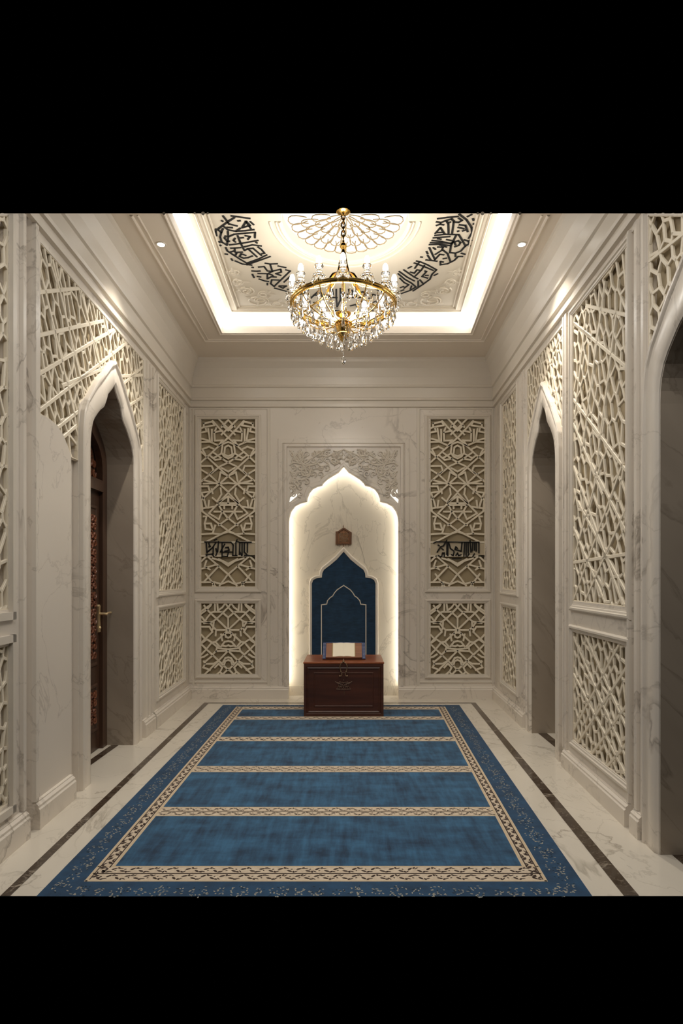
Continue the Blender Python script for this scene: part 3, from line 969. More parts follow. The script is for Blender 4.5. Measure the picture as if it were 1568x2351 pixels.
for z0, z1 in ((.24, .56), (.84, 2.2)):
    z = z0 + .05
    while z < z1:
        for u in [d1 - .125 - .078 * i for i in range(7)]:
            if u > d0 + .14:
                scroll(mb, WD, u, z, .040, 1.3, rnd.uniform(0, 6), -.028, .010, rnd.choice((1, -1)), 12)
        z += .078
mb.build('carving', M['carve'], leaf, smooth=True)
mb = MB()
z = 2.56
while z < 3.1:
    for u in [LC - .36 + .09 * i for i in range(9)]:
        if z < SPR + .42 - .9 * abs(u - LC):
            scroll(mb, WD, u, z, .046, 1.3, rnd.uniform(0, 6), -.06, .011, rnd.choice((1, -1)), 12)
    z += .09
mb.build('tympanum_carving', M['carve'], o, smooth=True)
mb = MB()
hz = 1.26
hu = d1 - .04
mb.prism(WD, [(hu - .02, hz - .17), (hu + .02, hz - .17), (hu + .026, hz - .12), (hu + .015, hz - .06), (hu + .015, hz + .04), (hu + .022, hz + .07), (hu, hz + .085), (hu - .022, hz + .07), (hu - .015, hz + .04), (hu - .015, hz - .06), (hu - .026, hz - .12)], -.036, -.012)
mb.tube([WD(hu, hz, -.03), WD(hu, hz, .03), WD(hu, hz - .003, .05), WD(hu + .004, hz, .06)], .012, 8)
mb.tube([WD(hu, hz, .045), WD(hu + .05, hz + .006, .05), WD(hu + .13, hz + .004, .045)], .009, 8)
mb.ball(WD(hu, hz - .13, -.012), .014)
mb.build('door_handle', M['handle'], o, smooth=True)['label'] = 'brass lever handle'

# ------------------------------------------------------------------ prayer niche
YN = YB + NB                       # face of the niche's back
kn = F / YN
def nx(px): return (px - 797) / kn
def nz(py): return EYE + (1325 - py) / kn
# LED line behind the edge of the opening
mc2 = mc
o = thing('niche_light', (mc, YB + .08, 0.1), 'hidden warm LED line glowing around the arched edge of the niche', 'light strip')
mb = MB()
led = []
for u, z in [(mih[0][0], 0.16)] + mih + [(mih[-1][0], 0.16)]:
    du = u - mc
    led.append((u + math.copysign(.03, du) * min(1, abs(du) / .3), YB + .135, z + (.028 if z > 2.3 else 0)))
mb.tube(led, .010, 6)
mb.build('led_tube', M['led'], o)
# blue cloth panel with its white moulding
BP = [(716, 1610), (716, 1340), (719, 1332), (727, 1327.5), (739, 1326), (740, 1316), (744, 1308), (756, 1299), (773, 1285), (789, 1267)]
WP = [(709.5, 1610), (709.5, 1338), (713, 1328), (722, 1322), (732.5, 1320), (733.5, 1311), (738.5, 1302), (751, 1292), (770, 1276), (789, 1255.5)]
IP = [(738, 1520), (738, 1388.5), (750, 1387), (752, 1379), (758, 1372), (763.5, 1368.5), (768, 1361), (774, 1354), (789, 1344)]
def sym(P, c=789):
    l = [(nx(x), nz(y)) for x, y in P]
    cc = nx(c)
    return l + [(2 * cc - x, z) for x, z in reversed(l[:-1])]
bp, wp, ip = sym(BP), sym(WP), sym(IP)
def WN(u, z, oo): return (u, YN - oo, z)
bp[0] = (bp[0][0], .135); bp[-1] = (bp[-1][0], .135); wp[0] = (wp[0][0], .135); wp[-1] = (wp[-1][0], .135)
o = thing('arched_hanging', (nx(789), YN, .135), 'dark blue pointed-arch panel with white moulding inside the lit niche', 'wall hanging')
mb = MB(); mb.prism(WN, bp, .002, .012); mb.build('cloth_panel', M['panel_blue'], o)
mb = MB()
mb.strip([[WN(u, z, .001) for u, z in wp], [WN(u, z, .03) for u, z in wp],
          [WN(a + (c - a) * .3, b + (d - b) * .3, .038) for (a, b), (c, d) in zip(wp, bp)],
          [WN(a + (c - a) * .7, b + (d - b) * .7, .034) for (a, b), (c, d) in zip(wp, bp)],
          [WN(u, z, .026) for u, z in bp], [WN(u, z, .002) for u, z in bp]])
mb.build('moulding', M['trim'], o)
mb = MB(); mb.flat(WN, ip, .013, .011, .020); mb.build('arch_outline', M['trim'], o)
# plaque above
o = thing('wall_plaque', (nx(789), YN, nz(1250)), 'small gilded wooden house-shaped plaque above the blue niche panel', 'plaque')
def pq(pts): return [(nx(740 + x / 15.68), nz(1190 + y / 15.68)) for x, y in pts]
out = pq([(480, 940), (480, 480), (560, 470), (750, 350), (800, 350), (1060, 520), (1050, 940)])
inn = pq([(575, 890), (575, 520), (620, 500), (760, 410), (790, 410), (960, 530), (950, 890)])
mb = MB()
mb.strip([[WN(u, z, .001) for u, z in out], [WN(u, z, .035) for u, z in out], [WN(u, z, .035) for u, z in inn], [WN(u, z, .015) for u, z in inn]], True)
mb.build('frame', M['gilded_wood'], o)
mb = MB(); mb.prism(WN, inn, .001, .016); mb.build('panel', M['plaque'], o)
mb = MB()
for i in range(4):
    for j in range(4):
        x, y = 640 + 85 * i, 560 + 88 * j
        p = pq([(x, y)])[0]
        scroll(mb, WN, p[0], p[1], .017, 1.2, (i * 3 + j) * 1.3, .018, .005, 1 if (i + j) % 2 else -1, 8)
mb.build('carving', M['bronze'], o, smooth=True)
mb = MB()
p = pq([(750, 350), (750, 230)])
mb.lathe([(.0005, 0), (.006, 0), (.004, .012), (.007, .02), (.004, .03), (.0005, .044)], 8, WN(p[0][0], p[0][1], .02))
mb.build('finial', M['gilded_wood'], o, smooth=True)
for x, l in ((545, 70), (600, 90), (665, 60), (755, 90), (840, 60), (935, 90), (990, 70)):
    p = pq([(x, 935), (x, 935 + l)])
    mb = MB(); mb.tube([WN(*p[0], .018), WN(*p[1], .018)], .0025 if x != 755 else .006, 6); mb.build('tassel', M['gilded_wood'], o)

# carved spandrel relief over the niche
o = thing('carved_relief', (bx(789), YB, bz(1075)), 'pale carved floral relief above the scalloped niche arch', 'relief')
mb = MB()
gz = interp(mih)
def sp_in(u, z): return bx(664) < u < bx(914) and z < bz(1030) and z > gz(u) + .062
SR = [[(200,240),(260,300),(350,400),(470,400),(600,320),(760,250)],[(350,400),(300,300),(330,240)],[(350,400),(420,350),(560,260),(640,240)],[(350,400),(250,380),(200,420)],[(350,400),(380,480),(300,480),(240,560),(300,640)],
[(200,460),(250,520),(210,600)],[(440,440),(420,500),(360,520),(330,470),(390,440)],[(560,350),(620,400),(540,420),(500,380)],[(680,340),(720,380),(680,400),(640,360)],[(700,260),(740,300),(775,350)],[(775,240),(700,300),(660,300)],
[(240,330),(300,380)],[(230,250),(270,360)],[(300,260),(330,340),(380,300)],[(480,280),(440,350)],[(300,560),(360,560),(420,520)],[(210,640),(260,680),(215,740)],[(250,600),(330,620)],[(480,440),(560,440)],[(620,260),(600,310),(540,300)]]
for pl in SR:
    for mir in (0, 1):
        pts = []
        for x, y in pl:
            if mir: x = 2 * 779 - x
            pts.append((bx(620 + x / 4.612), bz(980 + y / 4.612)))
        # Catmull-Rom smoothing of the stem
        sm = []
        for i in range(len(pts) - 1):
            p0, p1, p2, p3 = pts[max(i - 1, 0)], pts[i], pts[i + 1], pts[min(i + 2, len(pts) - 1)]
            for t in (0, .25, .5, .75):
                sm.append(tuple(.5 * (2 * p1[c] + (p2[c] - p0[c]) * t + (2 * p0[c] - 5 * p1[c] + 4 * p2[c] - p3[c]) * t * t + (3 * p1[c] - p0[c] - 3 * p2[c] + p3[c]) * t ** 3) for c in (0, 1)))
        sm.append(pts[-1])
        run_ = [q for q in sm if sp_in(*q)]
        if len(run_) > 2: mb.tube([WB(u, z, .008) for u, z in run_], .0125, 6)
rq = random.Random(4)
for i in range(26):
    for j in range(26):
        u, z = bx(664) + .06 + i * .088, bz(1150) + j * .088
        if u < mc - .02 and sp_in(u - .03, z + .03) and sp_in(u + .03, z - .03):
            a, sg = rq.uniform(0, 6), rq.choice((1, -1))
            scroll(mb, WB, u, z, .046, 1.1, a, .009, .0105, sg, 9)
            scroll(mb, WB, 2 * mc - u, z, .046, 1.1, PI - a, .009, .0105, -sg, 9)
stems = mb.build('stems', M['trim'], o, smooth=True)
mb = MB()
def leaf_shape(mbx, mp, cu, cz, L, wdt, a, hgt):
    ca, sa = math.cos(a), math.sin(a)
    ring = []
    for t, s in ((-1, 0), (-.5, .8), (0, 1), (.5, .7), (1, 0), (.5, -.7), (0, -1), (-.5, -.8)):
        x, y = t * L / 2, s * wdt / 2
        ring.append(mp(cu + x * ca - y * sa, cz + x * sa + y * ca, 0.001))
    n = len(ring)
    mbx.add(ring + [mp(cu, cz, hgt)], [(i, (i + 1) % n, n) for i in range(n)])
for cx, cy in ((310, 330), (330, 330), (700, 350), (400, 480), (270, 620), (560, 300)):
    for j in range(6):
        for mir in (0, 1):
            x = cx if not mir else 2 * 779 - cx
            a = j * PI / 3 + .3
            u, z = bx(620 + x / 4.612) + .05 * math.cos(a), bz(980 + cy / 4.612) + .05 * math.sin(a)
            if sp_in(u, z): leaf_shape(mb, WB, u, z, .085, .044, a, .026)
mb.build('leaves', M['trim'], o)
mb = MB()
for pl in ([(205,800),(215,745),(260,715),(315,708)], [(222,690),(222,640),(240,668)], [(1260,660),(1290,630),(1345,640),(1350,700),(1330,715)], [(1255,705),(1300,720),(1360,770),(1355,808)]):
    mb = MB()
    mb.prism(WB, [(bx(620 + x / 4.612), bz(980 + y / 4.612)) for x, y in pl], .001, .004)
    mb.build('backlit_cutout', M['medal'], o)['label'] = 'bright backlit cut-out'
mb = MB()
rows = [[], [], [], []]
for u, z in mih[1:-1]:
    d = (u - mc)
    nxx = math.copysign(min(1, abs(d) / .35), d)
    for r_, (t, oo) in zip(rows, ((0.0, .001), (.012, .014), (.045, .014), (.055, .001))):
        r_.append(WB(max(bx(664), min(bx(914), u + nxx * t * .8)), z + t, oo))
mb.strip(rows)
mb.build('arch_edge', M['wall'], o)

# ------------------------------------------------------------------ calligraphy on the back screens
CL = [[(245,1687),(540,1690),(565,1720),(560,1840)],[(260,1690),(270,1810)],[(290,1700),(300,1730)],[(290,1790),(340,1740),(370,1690)],[(270,1800),(310,1770)],[(340,1740),(340,1820),(260,1830)],[(400,1680),(390,1790),(370,1840)],
[(370,1760),(380,1800)],[(420,1800),(470,1710)],[(440,1700),(440,1860)],[(430,1800),(560,1800)],[(480,1750),(510,1745),(520,1780),(470,1790)],[(510,1800),(500,1850),(450,1845)],[(595,1690),(595,1840)],[(610,1660),(600,1680),(640,1690),(635,1830)],
[(650,1690),(770,1690)],[(665,1690),(665,1840)],[(690,1700),(690,1800),(720,1830)],[(725,1700),(725,1800)],[(640,1800),(660,1840)],[(560,1840),(610,1840)],[(330,1830),(350,1850)],[(740,1840),(690,1840)],[(290,1740),(310,1735)],[(350,1670),(380,1655)]]
CR = [[(370,1700),(400,1686),(880,1690),(880,1810)],[(410,1800),(450,1740),(480,1730),(520,1665)],[(420,1720),(435,1730)],[(520,1690),(520,1830)],[(540,1690),(560,1760),(600,1790)],[(530,1690),(530,1840)],[(690,1690),(680,1790),(610,1770),(620,1740),(640,1760)],
[(720,1690),(710,1850)],[(740,1700),(735,1850)],[(760,1690),(760,1810)],[(780,1670),(790,1800)],[(810,1700),(805,1790)],[(830,1700),(830,1780)],[(850,1690),(850,1790)],[(460,1850),(470,1810),(490,1810),(490,1850)],[(420,1840),(450,1850)],
[(570,1830),(590,1840),(600,1800)],[(620,1840),(640,1810),(650,1840),(680,1830)],[(750,1850),(770,1820)],[(810,1850),(830,1820)],[(580,1875),(680,1875)],[(460,1760),(480,1775)]]
for lines, ox, side in ((CL, 420, 'left'), (CR, 920, 'right')):
    cxx = bx(ox + 500 / 4.9)
    o = thing('calligraphy_sign', WB(cxx, bz(1262), 0), 'black calligraphy lettering across the tall back-wall screen, %s of the niche' % side, 'lettering', 'calligraphy bands on the back wall screens')
    mb = MB()
    for pl in lines:
        mb.flat(WB, [(bx(ox + x / 4.9), bz(900 + y / 4.9)) for x, y in pl], .0155, -.012, .008)
    mb.build('letters', M['black'], o)
    mb = MB()
    a, b = (bl if side == 'left' else br)
    mb.box(a + .005, b - .005, bz(1276.5), bz(1244.5), -.033, -.014, 0, WB)
    mb.build('plate', M['plate'], o)

# ------------------------------------------------------------------ calligraphy on the ceiling
def ceil_at(px, py, h=ZT - EYE):
    Y = F * h / (1325 - py)
    return ((px - 797) / F * Y, Y)
K1 = [[(250,120),(330,220),(360,265),(505,300)],[(455,150),(330,230),(180,340),(160,370)],[(400,118),(560,140),(735,165)],[(520,210),(560,205)],[(600,325),(670,215),(740,290),(600,330)],[(745,225),(800,275)],[(250,300),(340,370),(480,395),(565,340)],
[(480,395),(650,385),(810,365)],[(330,325),(420,330)],[(660,215),(760,360)],[(130,355),(120,400),(135,475)],[(165,370),(220,420),(250,350)],[(225,400),(200,500),(230,590),(320,645)],[(340,400),(345,480),(340,560),(320,645)],[(300,480),(280,520),(320,570),(370,575)],
[(360,490),(450,450),(650,430),(830,415),(825,510)],[(470,520),(440,560),(475,590)],[(515,475),(560,590),(635,740)],[(570,515),(620,510)],[(650,475),(740,490),(700,540)],[(370,640),(600,610),(880,560)],[(640,675),(780,640),(940,660)],[(390,700),(570,690)],[(460,700),(465,740)],
[(300,690),(330,750),(420,810),(560,900),(680,970),(900,890),(1040,820)],[(680,1000),(880,930),(1100,850)],[(470,930),(600,985),(770,1005)],[(380,770),(450,750),(495,790),(480,820)],[(495,775),(600,770)],[(660,830),(580,800),(550,850),(620,880),(700,870),(780,840)],
[(640,740),(700,710),(790,700),(940,830)],[(710,720),(860,855)],[(880,680),(940,720),(1000,790),(950,800)],[(228,205),(245,215)],[(180,580),(190,595)],[(195,645),(210,655)],[(290,805),(330,810)],[(400,890),(420,920)],[(845,595),(860,605)]]
K2 = [[(1010,970),(1100,985),(1230,980)],[(890,1040),(990,1030),(1050,1110)],[(1100,990),(1140,1120),(1060,1110)],[(770,1110),(860,1115),(920,1110)],[(880,1155),(1060,1160),(1150,1110)],[(1150,1110),(1290,1080),(1300,1130),(1200,1160),(1290,1190)],[(1240,1020),(1380,1050)],
[(1380,1090),(1460,1110),(1170,1390),(1110,1340),(1130,1270),(1260,1275)],[(1050,1180),(1050,1250),(1120,1215),(1210,1220)],[(1060,1160),(1130,1180),(1170,1220)],[(1470,1200),(1350,1310)],[(780,1170),(810,1230)],[(870,1210),(930,1220)],[(900,1255),(1000,1290),(1070,1300)],
[(1180,1420),(1440,1490)],[(1260,1380),(1390,1380),(1330,1420),(1260,1390)],[(1050,1330),(1050,1360)],[(775,1043),(795,1048)],[(1410,1440),(1430,1440)]]
K3 = [[(1210,90),(1340,190),(1430,330),(1440,420),(1380,520)],[(820,170),(1000,145),(1190,130)],[(1360,130),(1430,95)],[(800,225),(880,240),(960,205),(1080,170)],[(800,290),(860,270),(930,280)],[(970,200),(1010,260),(1015,430)],[(1010,240),(1050,230)],[(1060,170),(1110,210),(1080,430)],
[(1110,230),(1200,235),(1260,200),(1200,160)],[(780,430),(870,330),(940,440)],[(800,420),(920,415)],[(770,470),(950,450),(1200,455),(1270,570),(1320,660),(1240,750),(1140,790),(1040,780),(1060,650),(1150,470)],[(740,515),(1040,490)],[(820,530),(880,540)],
[(720,560),(900,580),(1060,620),(1110,570),(980,545)],[(690,600),(1080,610)],[(670,635),(860,630),(1060,655)],[(1140,640),(1120,590),(1190,565),(1230,600),(1200,650),(1130,675)],[(1210,280),(1320,290),(1360,400)],[(1190,325),(1290,350)],[(1270,390),(1330,370)],
[(670,690),(720,800),(770,905),(860,810),(930,820)],[(780,810),(910,730),(1000,800),(1050,945)],[(740,690),(780,720)],[(820,680),(920,680),(900,720)],[(860,640),(980,680)],[(620,760),(640,800)],[(640,830),(700,920),(810,935)],[(610,910),(680,920)],[(870,1000),(870,940),(920,950)],
[(870,1000),(1000,980),(1120,920),(1190,850),(1270,850)],[(1140,790),(1140,850)],[(1320,660),(1390,620),(1370,570),(1300,550)],[(920,890),(980,880)],[(1250,790),(1310,810)],[(1455,170),(1465,195)],[(1465,260),(1490,270)],[(1180,395),(1200,390)],[(1410,550),(1430,560)],[(1385,655),(1400,660)],[(515,858),(545,862)]]
K4 = [[(440,930),(520,950),(640,1000),(800,1090),(720,1170),(680,1260),(560,1350),(380,1470)],[(400,965),(600,1040),(740,1100)],[(500,940),(410,1060)],[(580,1010),(530,1090),(420,1200)],[(210,1090),(400,1220),(460,1250)],[(130,1120),(270,1220),(400,1290)],
[(110,1160),(230,1260),(350,1330),(430,1400),(330,1460),(160,1520)],[(140,1240),(220,1320),(300,1360),(220,1420)],[(330,1130),(400,1150),(450,1090),(520,1100)],[(290,1060),(350,1030)],[(590,1110),(620,1120),(540,1210),(640,1240)],[(470,1290),(470,1390)],[(500,1270),(560,1340)],
[(600,1190),(650,1190)],[(150,1410),(210,1390)],[(160,1470),(210,1450)],[(760,1190),(820,1160)],[(350,1380),(330,1440)]]
K5 = [[(370,1080),(480,980),(540,1030),(420,1030)],[(470,1050),(600,1050)],[(600,950),(610,1060),(700,1060)],[(640,950),(650,1020)],[(740,950),(740,1090),(690,1190)],[(690,960),(690,1060),(700,1180)],[(650,1190),(700,1180),(720,1210),(660,1220),(650,1190)],[(770,960),(770,1040)],
[(820,1020),(900,1020),(880,970)],[(820,1060),(900,1060)],[(840,960),(850,1010)],[(930,1010),(1010,990),(1060,1050),(960,1060)],[(1090,1070),(1130,1020),(1190,1040),(1180,1100),(1100,1130)],[(1220,1060),(1250,1120),(1300,1060)],[(290,1090),(350,1180),(440,1290)],[(370,1050),(370,1130)],[(930,1150),(950,1210)],
[(300,1000),(380,950),(470,940)],[(420,1120),(520,1140)],[(1100,1160),(1130,1220)],[(1150,950),(1230,990)],[(860,1160),(940,1140)],[(1000,1110),(1060,1090)],[(1330,960),(1380,1020)],[(240,960),(290,930)],[(250,1020),(300,1010)]]
for lines, ox, oy, sc, wd, lb in ((K1, 480, 480, 7.84, .0185, 'black calligraphy on the ceiling tray, left of the medallion, larger block'), (K2, 480, 480, 7.84, .0185, 'black calligraphy on the ceiling tray, smaller block beside the chandelier on the left'),
                                 (K3, 900, 480, 7.84, .0185, 'black calligraphy on the ceiling tray, right of the medallion, larger block'), (K4, 900, 480, 7.84, .0185, 'black calligraphy on the ceiling tray, smaller block beside the chandelier on the right'),
                                 (K5, 640, 480, 5.227, .02, 'black calligraphy on the ceiling tray seen through the chandelier ring')):
    mb = MB()
    c = [0, 0]
    allp = []
    for pl in lines:
        pts = [ceil_at(ox + x / sc, oy + y / sc) for x, y in pl]
        allp += pts
        mb.flat(WT, pts, wd, -.001, .006)
    ob = mb.build('ceiling_calligraphy', M['black'])
    tag(ob, lb, 'lettering', 'calligraphy blocks round the ceiling tray')

# low plaster scrolls in the corners of the tray
for s, lb in ((-1, 'pale plaster scroll relief in the far left corner of the ceiling tray'), (1, 'pale plaster scroll relief in the far right corner of the ceiling tray')):
    mb = MB()
    rr = random.Random(11)
    for cx, cy, r in ((.95, 6.72, .12), (.75, 6.8, .10), (1.05, 6.5, .09), (.6, 6.85, .07), (.88, 6.58, .08), (1.1, 6.3, .07), (1.12, 6.1, .06)):
        for q in (0, 1, 2):
            scroll(mb, WT, s * cx - .02, cy, r, .9, rr.uniform(0, 6), .0, .009, rr.choice((1, -1)), 14)
        for j in range(4):
            a = rr.uniform(0, 6)
            leaf_shape(mb, WT, s * cx - .02 + r * math.cos(a), cy + r * math.sin(a) * .8, .11, .045, a, .012)
    ob = mb.build('plaster_scrollwork', M['tray'], smooth=True)
    tag(ob, lb, 'plaster relief', 'plaster reliefs in the ceiling tray')

# ------------------------------------------------------------------ medallion
o = thing('ceiling_medallion', (TC[0], TC[1] + .3, ZT + REC), 'backlit oval ceiling medallion with a brass wire flower above the chandelier', 'ceiling medallion')
mb = MB()
es2 = [TC[0] + (TA + .03) * -math.cos(PI * i / 40) for i in range(41)]
top_e = lambda u: TC[1] + (TB + .03) * math.sqrt(max(0, 1 - ((u - TC[0]) / (TA + .03)) ** 2))
for a, b in zip(es2, es2[1:]):
    ya, yb = top_e(a), top_e(b)
    if max(ya, yb) > CUT3:
        mb.quad((a, CUT3, ZT + REC), (b, CUT3, ZT + REC), (b, max(yb, CUT3), ZT + REC), (a, max(ya, CUT3), ZT + REC))
mb.build('light_panel', M['medal'], o, recalc=False)
mb = MB()
FZ = ZT + .06
FC = (TC[0] + .005, TC[1] + .01)
for ring_r0, ring_r1, n, wv in ((.03, .19, 14, .036), (.14, .31, 20, .043), (.25, .42, 24, .050), (.35, .525, 28, .056)):
    for i in range(n):
        a = 2 * PI * (i + (.5 if n in (20, 28) else 0)) / n
        if math.sin(a) < -.05: continue
        pts = []
        for t, sdw in ((0, .40), (.2, .7), (.5, .96), (.75, 1.0), (.92, .7), (1, 0), (.92, -.7), (.75, -1.0), (.5, -.96), (.2, -.7), (0, -.40)):
            r = ring_r0 + (ring_r1 - ring_r0) * t
            x = r * math.cos(a) - sdw * wv * math.sin(a)
            y = r * math.sin(a) + sdw * wv * math.cos(a)
            pts.append((FC[0] + x * .96, FC[1] + y * 1.16, FZ - .01 * (ring_r1 > .4)))
        if min(p[1] for p in pts) > CUT3 - .02: mb.tube(pts, .0042, 5)
mb.build('wire_flower', M['wire'], o)

# ------------------------------------------------------------------ chandelier
CX, CY = -.033, 5.23
ch = thing('chandelier', (CX, CY, 3.42), 'brass ring chandelier with glass candle lights and hanging crystals', 'chandelier')
def P(r, a, z): return (CX + r * math.cos(a), CY + r * math.sin(a), z)
RZ, RR = 3.935, .44
mb = MB()
mb.lathe([(RR - .012, -.004), (RR - .014, -.016), (RR, -.02), (RR + .014, -.016), (RR + .012, -.004), (RR + .018, .002), (RR + .018, .012), (RR + .010, .018), (RR - .010, .018), (RR - .018, .012), (RR - .018, .002), (RR - .012, -.004)], 72, (CX, CY, RZ))
mb.build('ring', M['gold'], ch, smooth=True)
# chain
mb = MB()
zc = 4.51
kk = 0
while zc < 4.71:
    pts = []
    for i in range(12):
        a = 2 * PI * i / 12
        x, z = .015 * math.cos(a), .027 * math.sin(a)
        pts.append((CX + (x if kk % 2 else 0), CY + (0 if kk % 2 else x), zc + z))
    mb.tube(pts, .0062, 6, closed=True)
    zc += .036; kk += 1
mb.build('chain', M['gold'], ch, smooth=True)
mb = MB()
mb.lathe([(.0005, -.03), (.012, -.028), (.02, -.016), (.04, -.012), (.055, -.004), (.06, 0), (.0005, 0)], 24, (CX, CY, ZT + REC))
mb.build('canopy', M['gold'], ch, smooth=True)
mb = MB()
mb.lathe([(.0005, .07), (.010, .068), (.012, .05), (.022, .04), (.03, .03), (.032, .012), (.024, 0), (.014, -.012), (.02, -.03), (.022, -.05), (.010, -.07), (.008, -.14), (.012, -.17)], 16, (CX, CY, 4.42))
mb.build('top_finial', M['gold'], ch, smooth=True)
mb = MB()
mb.tube([(CX, CY, 4.40), (CX, CY, 3.72)], .006, 8)
mb.lathe([(.0005, -.02), (.03, -.018), (.06, .0), (.068, .016), (.064, .018), (.05, .006), (.0005, -.005)], 20, (CX, CY, 3.845))
mb.build('stem', M['gold'], ch, smooth=True)
# six upper scroll arms
for i in range(6):
    a = 2 * PI * (i + .5) / 6
    ctl = [(.015, 4.38), (.03, 4.30), (.055, 4.20), (.10, 4.12), (.17, 4.06), (.27, 4.02), (.36, 3.985), (RR, 3.95)]
    mb = MB()
    mb.tube([P(r, a, z) for r, z in ctl], lambda t: .009 - .003 * t, 8)
    leafp = [P(.05, a, 4.21), P(.10, a, 4.17), P(.15, a, 4.10), P(.19, a, 4.04)]
    mb.tube(leafp, lambda t: .002 + .016 * math.sin(PI * t), 6)
    mb.build('upper_arm', M['gold'], ch, smooth=True)
# lower arms from the bowl to the ring
NCAN = 14
for i in range(NCAN):
    a = -PI / 2 + 2 * PI * i / NCAN
    mb = MB()
    mb.tube([P(.045, a, 3.755), P(.12, a, 3.775), P(.22, a, 3.775), P(.33, a, 3.82), P(.40, a, 3.88), P(RR, a, RZ)], .0055, 7)
    mb.ball(P(.22, a, 3.778), .012)
    mb.build('lower_arm', M['gold'], ch, smooth=True)
mb = MB()
mb.lathe([(.0005, .02), (.075, .02), (.078, .008), (.066, 0), (.07, -.012), (.066, -.045), (.05, -.072), (.055, -.082), (.05, -.096), (.03, -.112), (.034, -.12), (.02, -.138), (.0005, -.15)], 24, (CX, CY, 3.765))
mb.build('bowl', M['gold'], ch, smooth=True)
# candles
def drop_mesh(L, r, n=6):
    mbx = MB()
    mbx.lathe([(.0005, 0), (r * .28, -.06 * L), (r * .22, -.12 * L), (.0006, -.16 * L), (.0006, -.2 * L), (r * .35, -.34 * L), (r * .85, -.62 * L), (r, -.76 * L), (r * .7, -.9 * L), (.0005, -L)], n)
    return mbx
cand = []
for i in range(NCAN):
    a = -PI / 2 + 2 * PI * i / NCAN
    c = P(RR, a, RZ + .015)
    if i == 0:
        mb = MB()
        mb.lathe([(.0005, 0), (.014, 0), (.012, .012), (.008, .022), (.012, .03), (.0005, .032)], 12, c)
        cd = mb.build('candle', M['gold'], ch, smooth=True)
        mb = MB()
        mb.lathe([(.010, .024), (.036, .03), (.048, .042), (.052, .05), (.048, .053), (.036, .047), (.011, .042), (.017, .06), (.028, .08), (.022, .10), (.032, .118), (.038, .138), (.031, .155), (.021, .163), (.018, .155), (.014, .06)], 12, c)
        gl = mb.build('glass_cup', M['glass'], cd)
        mb = MB()
        for q in range(10):
            b = 2 * PI * q / 10
            x, y = c[0] + .05 * math.cos(b), c[1] + .05 * math.sin(b)
            mb.ball((x, y, c[2] + .042), .007, 6)
            mb.lathe([(.0005, .036), (.008, .022), (.011, .008), (.008, -.012), (.0005, -.028)], 6, (x, y, c[2]))
        bd = mb.build('cup_beads', M['glass'], cd)
        mb = MB()
        mb.lathe([(.0005, .150), (.016, .153), (.022, .165), (.0235, .190), (.020, .215), (.012, .232), (.0005, .238)], 12, c)
        bu = mb.build('bulb', M['bulb'], cd, smooth=True)
        [setattr(v, 'co', (v.co[0], v.co[1], c[2] - 3.42 + (v.co[2] - c[2] + 3.42) * .84)) for q in (cd, gl, bd, bu) for v in q.data.vertices]
        proto = (cd, [gl, bd, bu], Vector(c))
    else:
        cd = proto[0].copy(); COL.objects.link(cd)
        cd.location = proto[0].location + (Vector(c) - proto[2])
        for q in proto[1]:
            e = q.copy(); COL.objects.link(e); e.parent = cd
# hanging crystals
tiers = [(RR, 28, 3.925, .135, .0165, 0), (RR - .03, 14, 3.90, .115, .014, .3), (.385, 22, 3.865, .12, .0165, .1), (.32, 20, 3.81, .12, .017, .2)]
tiers2 = [(.25, 14, 3.755, .115, .017, 0), (.18, 10, 3.715, .11, .017, .4), (.12, 8, 3.68, .105, .016, .2), (.06, 6, 3.655, .105, .016, .1)]
def seat(ob, pos): ob.location = Vector(pos) - ORI[ch.name]
count = 0
def hang(tlist, limit):
    global count
    for r, n, z, L, rad, ph in tlist:
        first = None
        for i in range(n):
            a = -PI / 2 + 2 * PI * (i + ph) / n
            if first is None:
                me = drop_mesh(L, rad)
                me.ball((0, 0, .012), .008, 6)
                ob = me.build('crystal_drop', M['glass'])
                ob.parent = ch
                first = ob
            else:
                ob = first.copy(); COL.objects.link(ob)
            ob.rotation_euler = (0, 0, a)
            seat(ob, P(r, a, z))
            count += 1
hang([tiers[0], tiers[3]] + tiers2, 100)
mb = MB()
for r, n, z, L, rad, ph in (tiers[1], tiers[2]):
    for i in range(n):
        a = -PI / 2 + 2 * PI * (i + ph) / n
        d = drop_mesh(L, rad)
        x, y, zz = P(r, a, z)
        mb.add([(p[0] + x, p[1] + y, p[2] + zz) for p in d.v], d.f)
ob = mb.build('crystal_fringe', M['glass'], ch)
ob['kind'] = 'stuff'
mb = MB()
mb.tube([(CX, CY, 3.62), (CX, CY, 3.50)], .0025, 5)
for q in range(6): mb.ball((CX, CY, 3.61 - .02 * q), .006, 6)
mb.lathe([(.0005, 0), (.012, -.01), (.02, -.03), (.022, -.045), (.014, -.065), (.0005, -.078)], 7, (CX, CY, 3.50))
mb.build('bottom_pendant', M['glass'], ch)
# light of the bulbs
l = bpy.data.lights.new('chandelier_light', 'POINT')
l.energy = CHAND; l.shadow_soft_size = .25; l.color = (1, .95, .87)
lo = bpy.data.objects.new('chandelier_light', l); COL.objects.link(lo)
lo.parent = ch; lo.location = (0, 0, 3.86 - 3.42)
lo.visible_transmission = False   # as it is for the camera: the bulbs are what one sees

# ------------------------------------------------------------------ rug
YF, YN0 = 2240 / 296.0, 3.03
def lerp(a, b, t): return a + (b - a) * t
def RX(s, y):
    t = (y - 3.06) / (YF - 3.06)
    L = lerp(-1.545, -1.541, t); R = lerp(1.22, 1.391, t)
    return lerp(L, R, s)
SW = 1.0
def sL(x, y=5): return (x - RX(0, y)) / (RX(1, y) - RX(0, y))
a0, a1, b1, b0 = .0625, .098, .902, .9355
RT = .014
mb = MB()
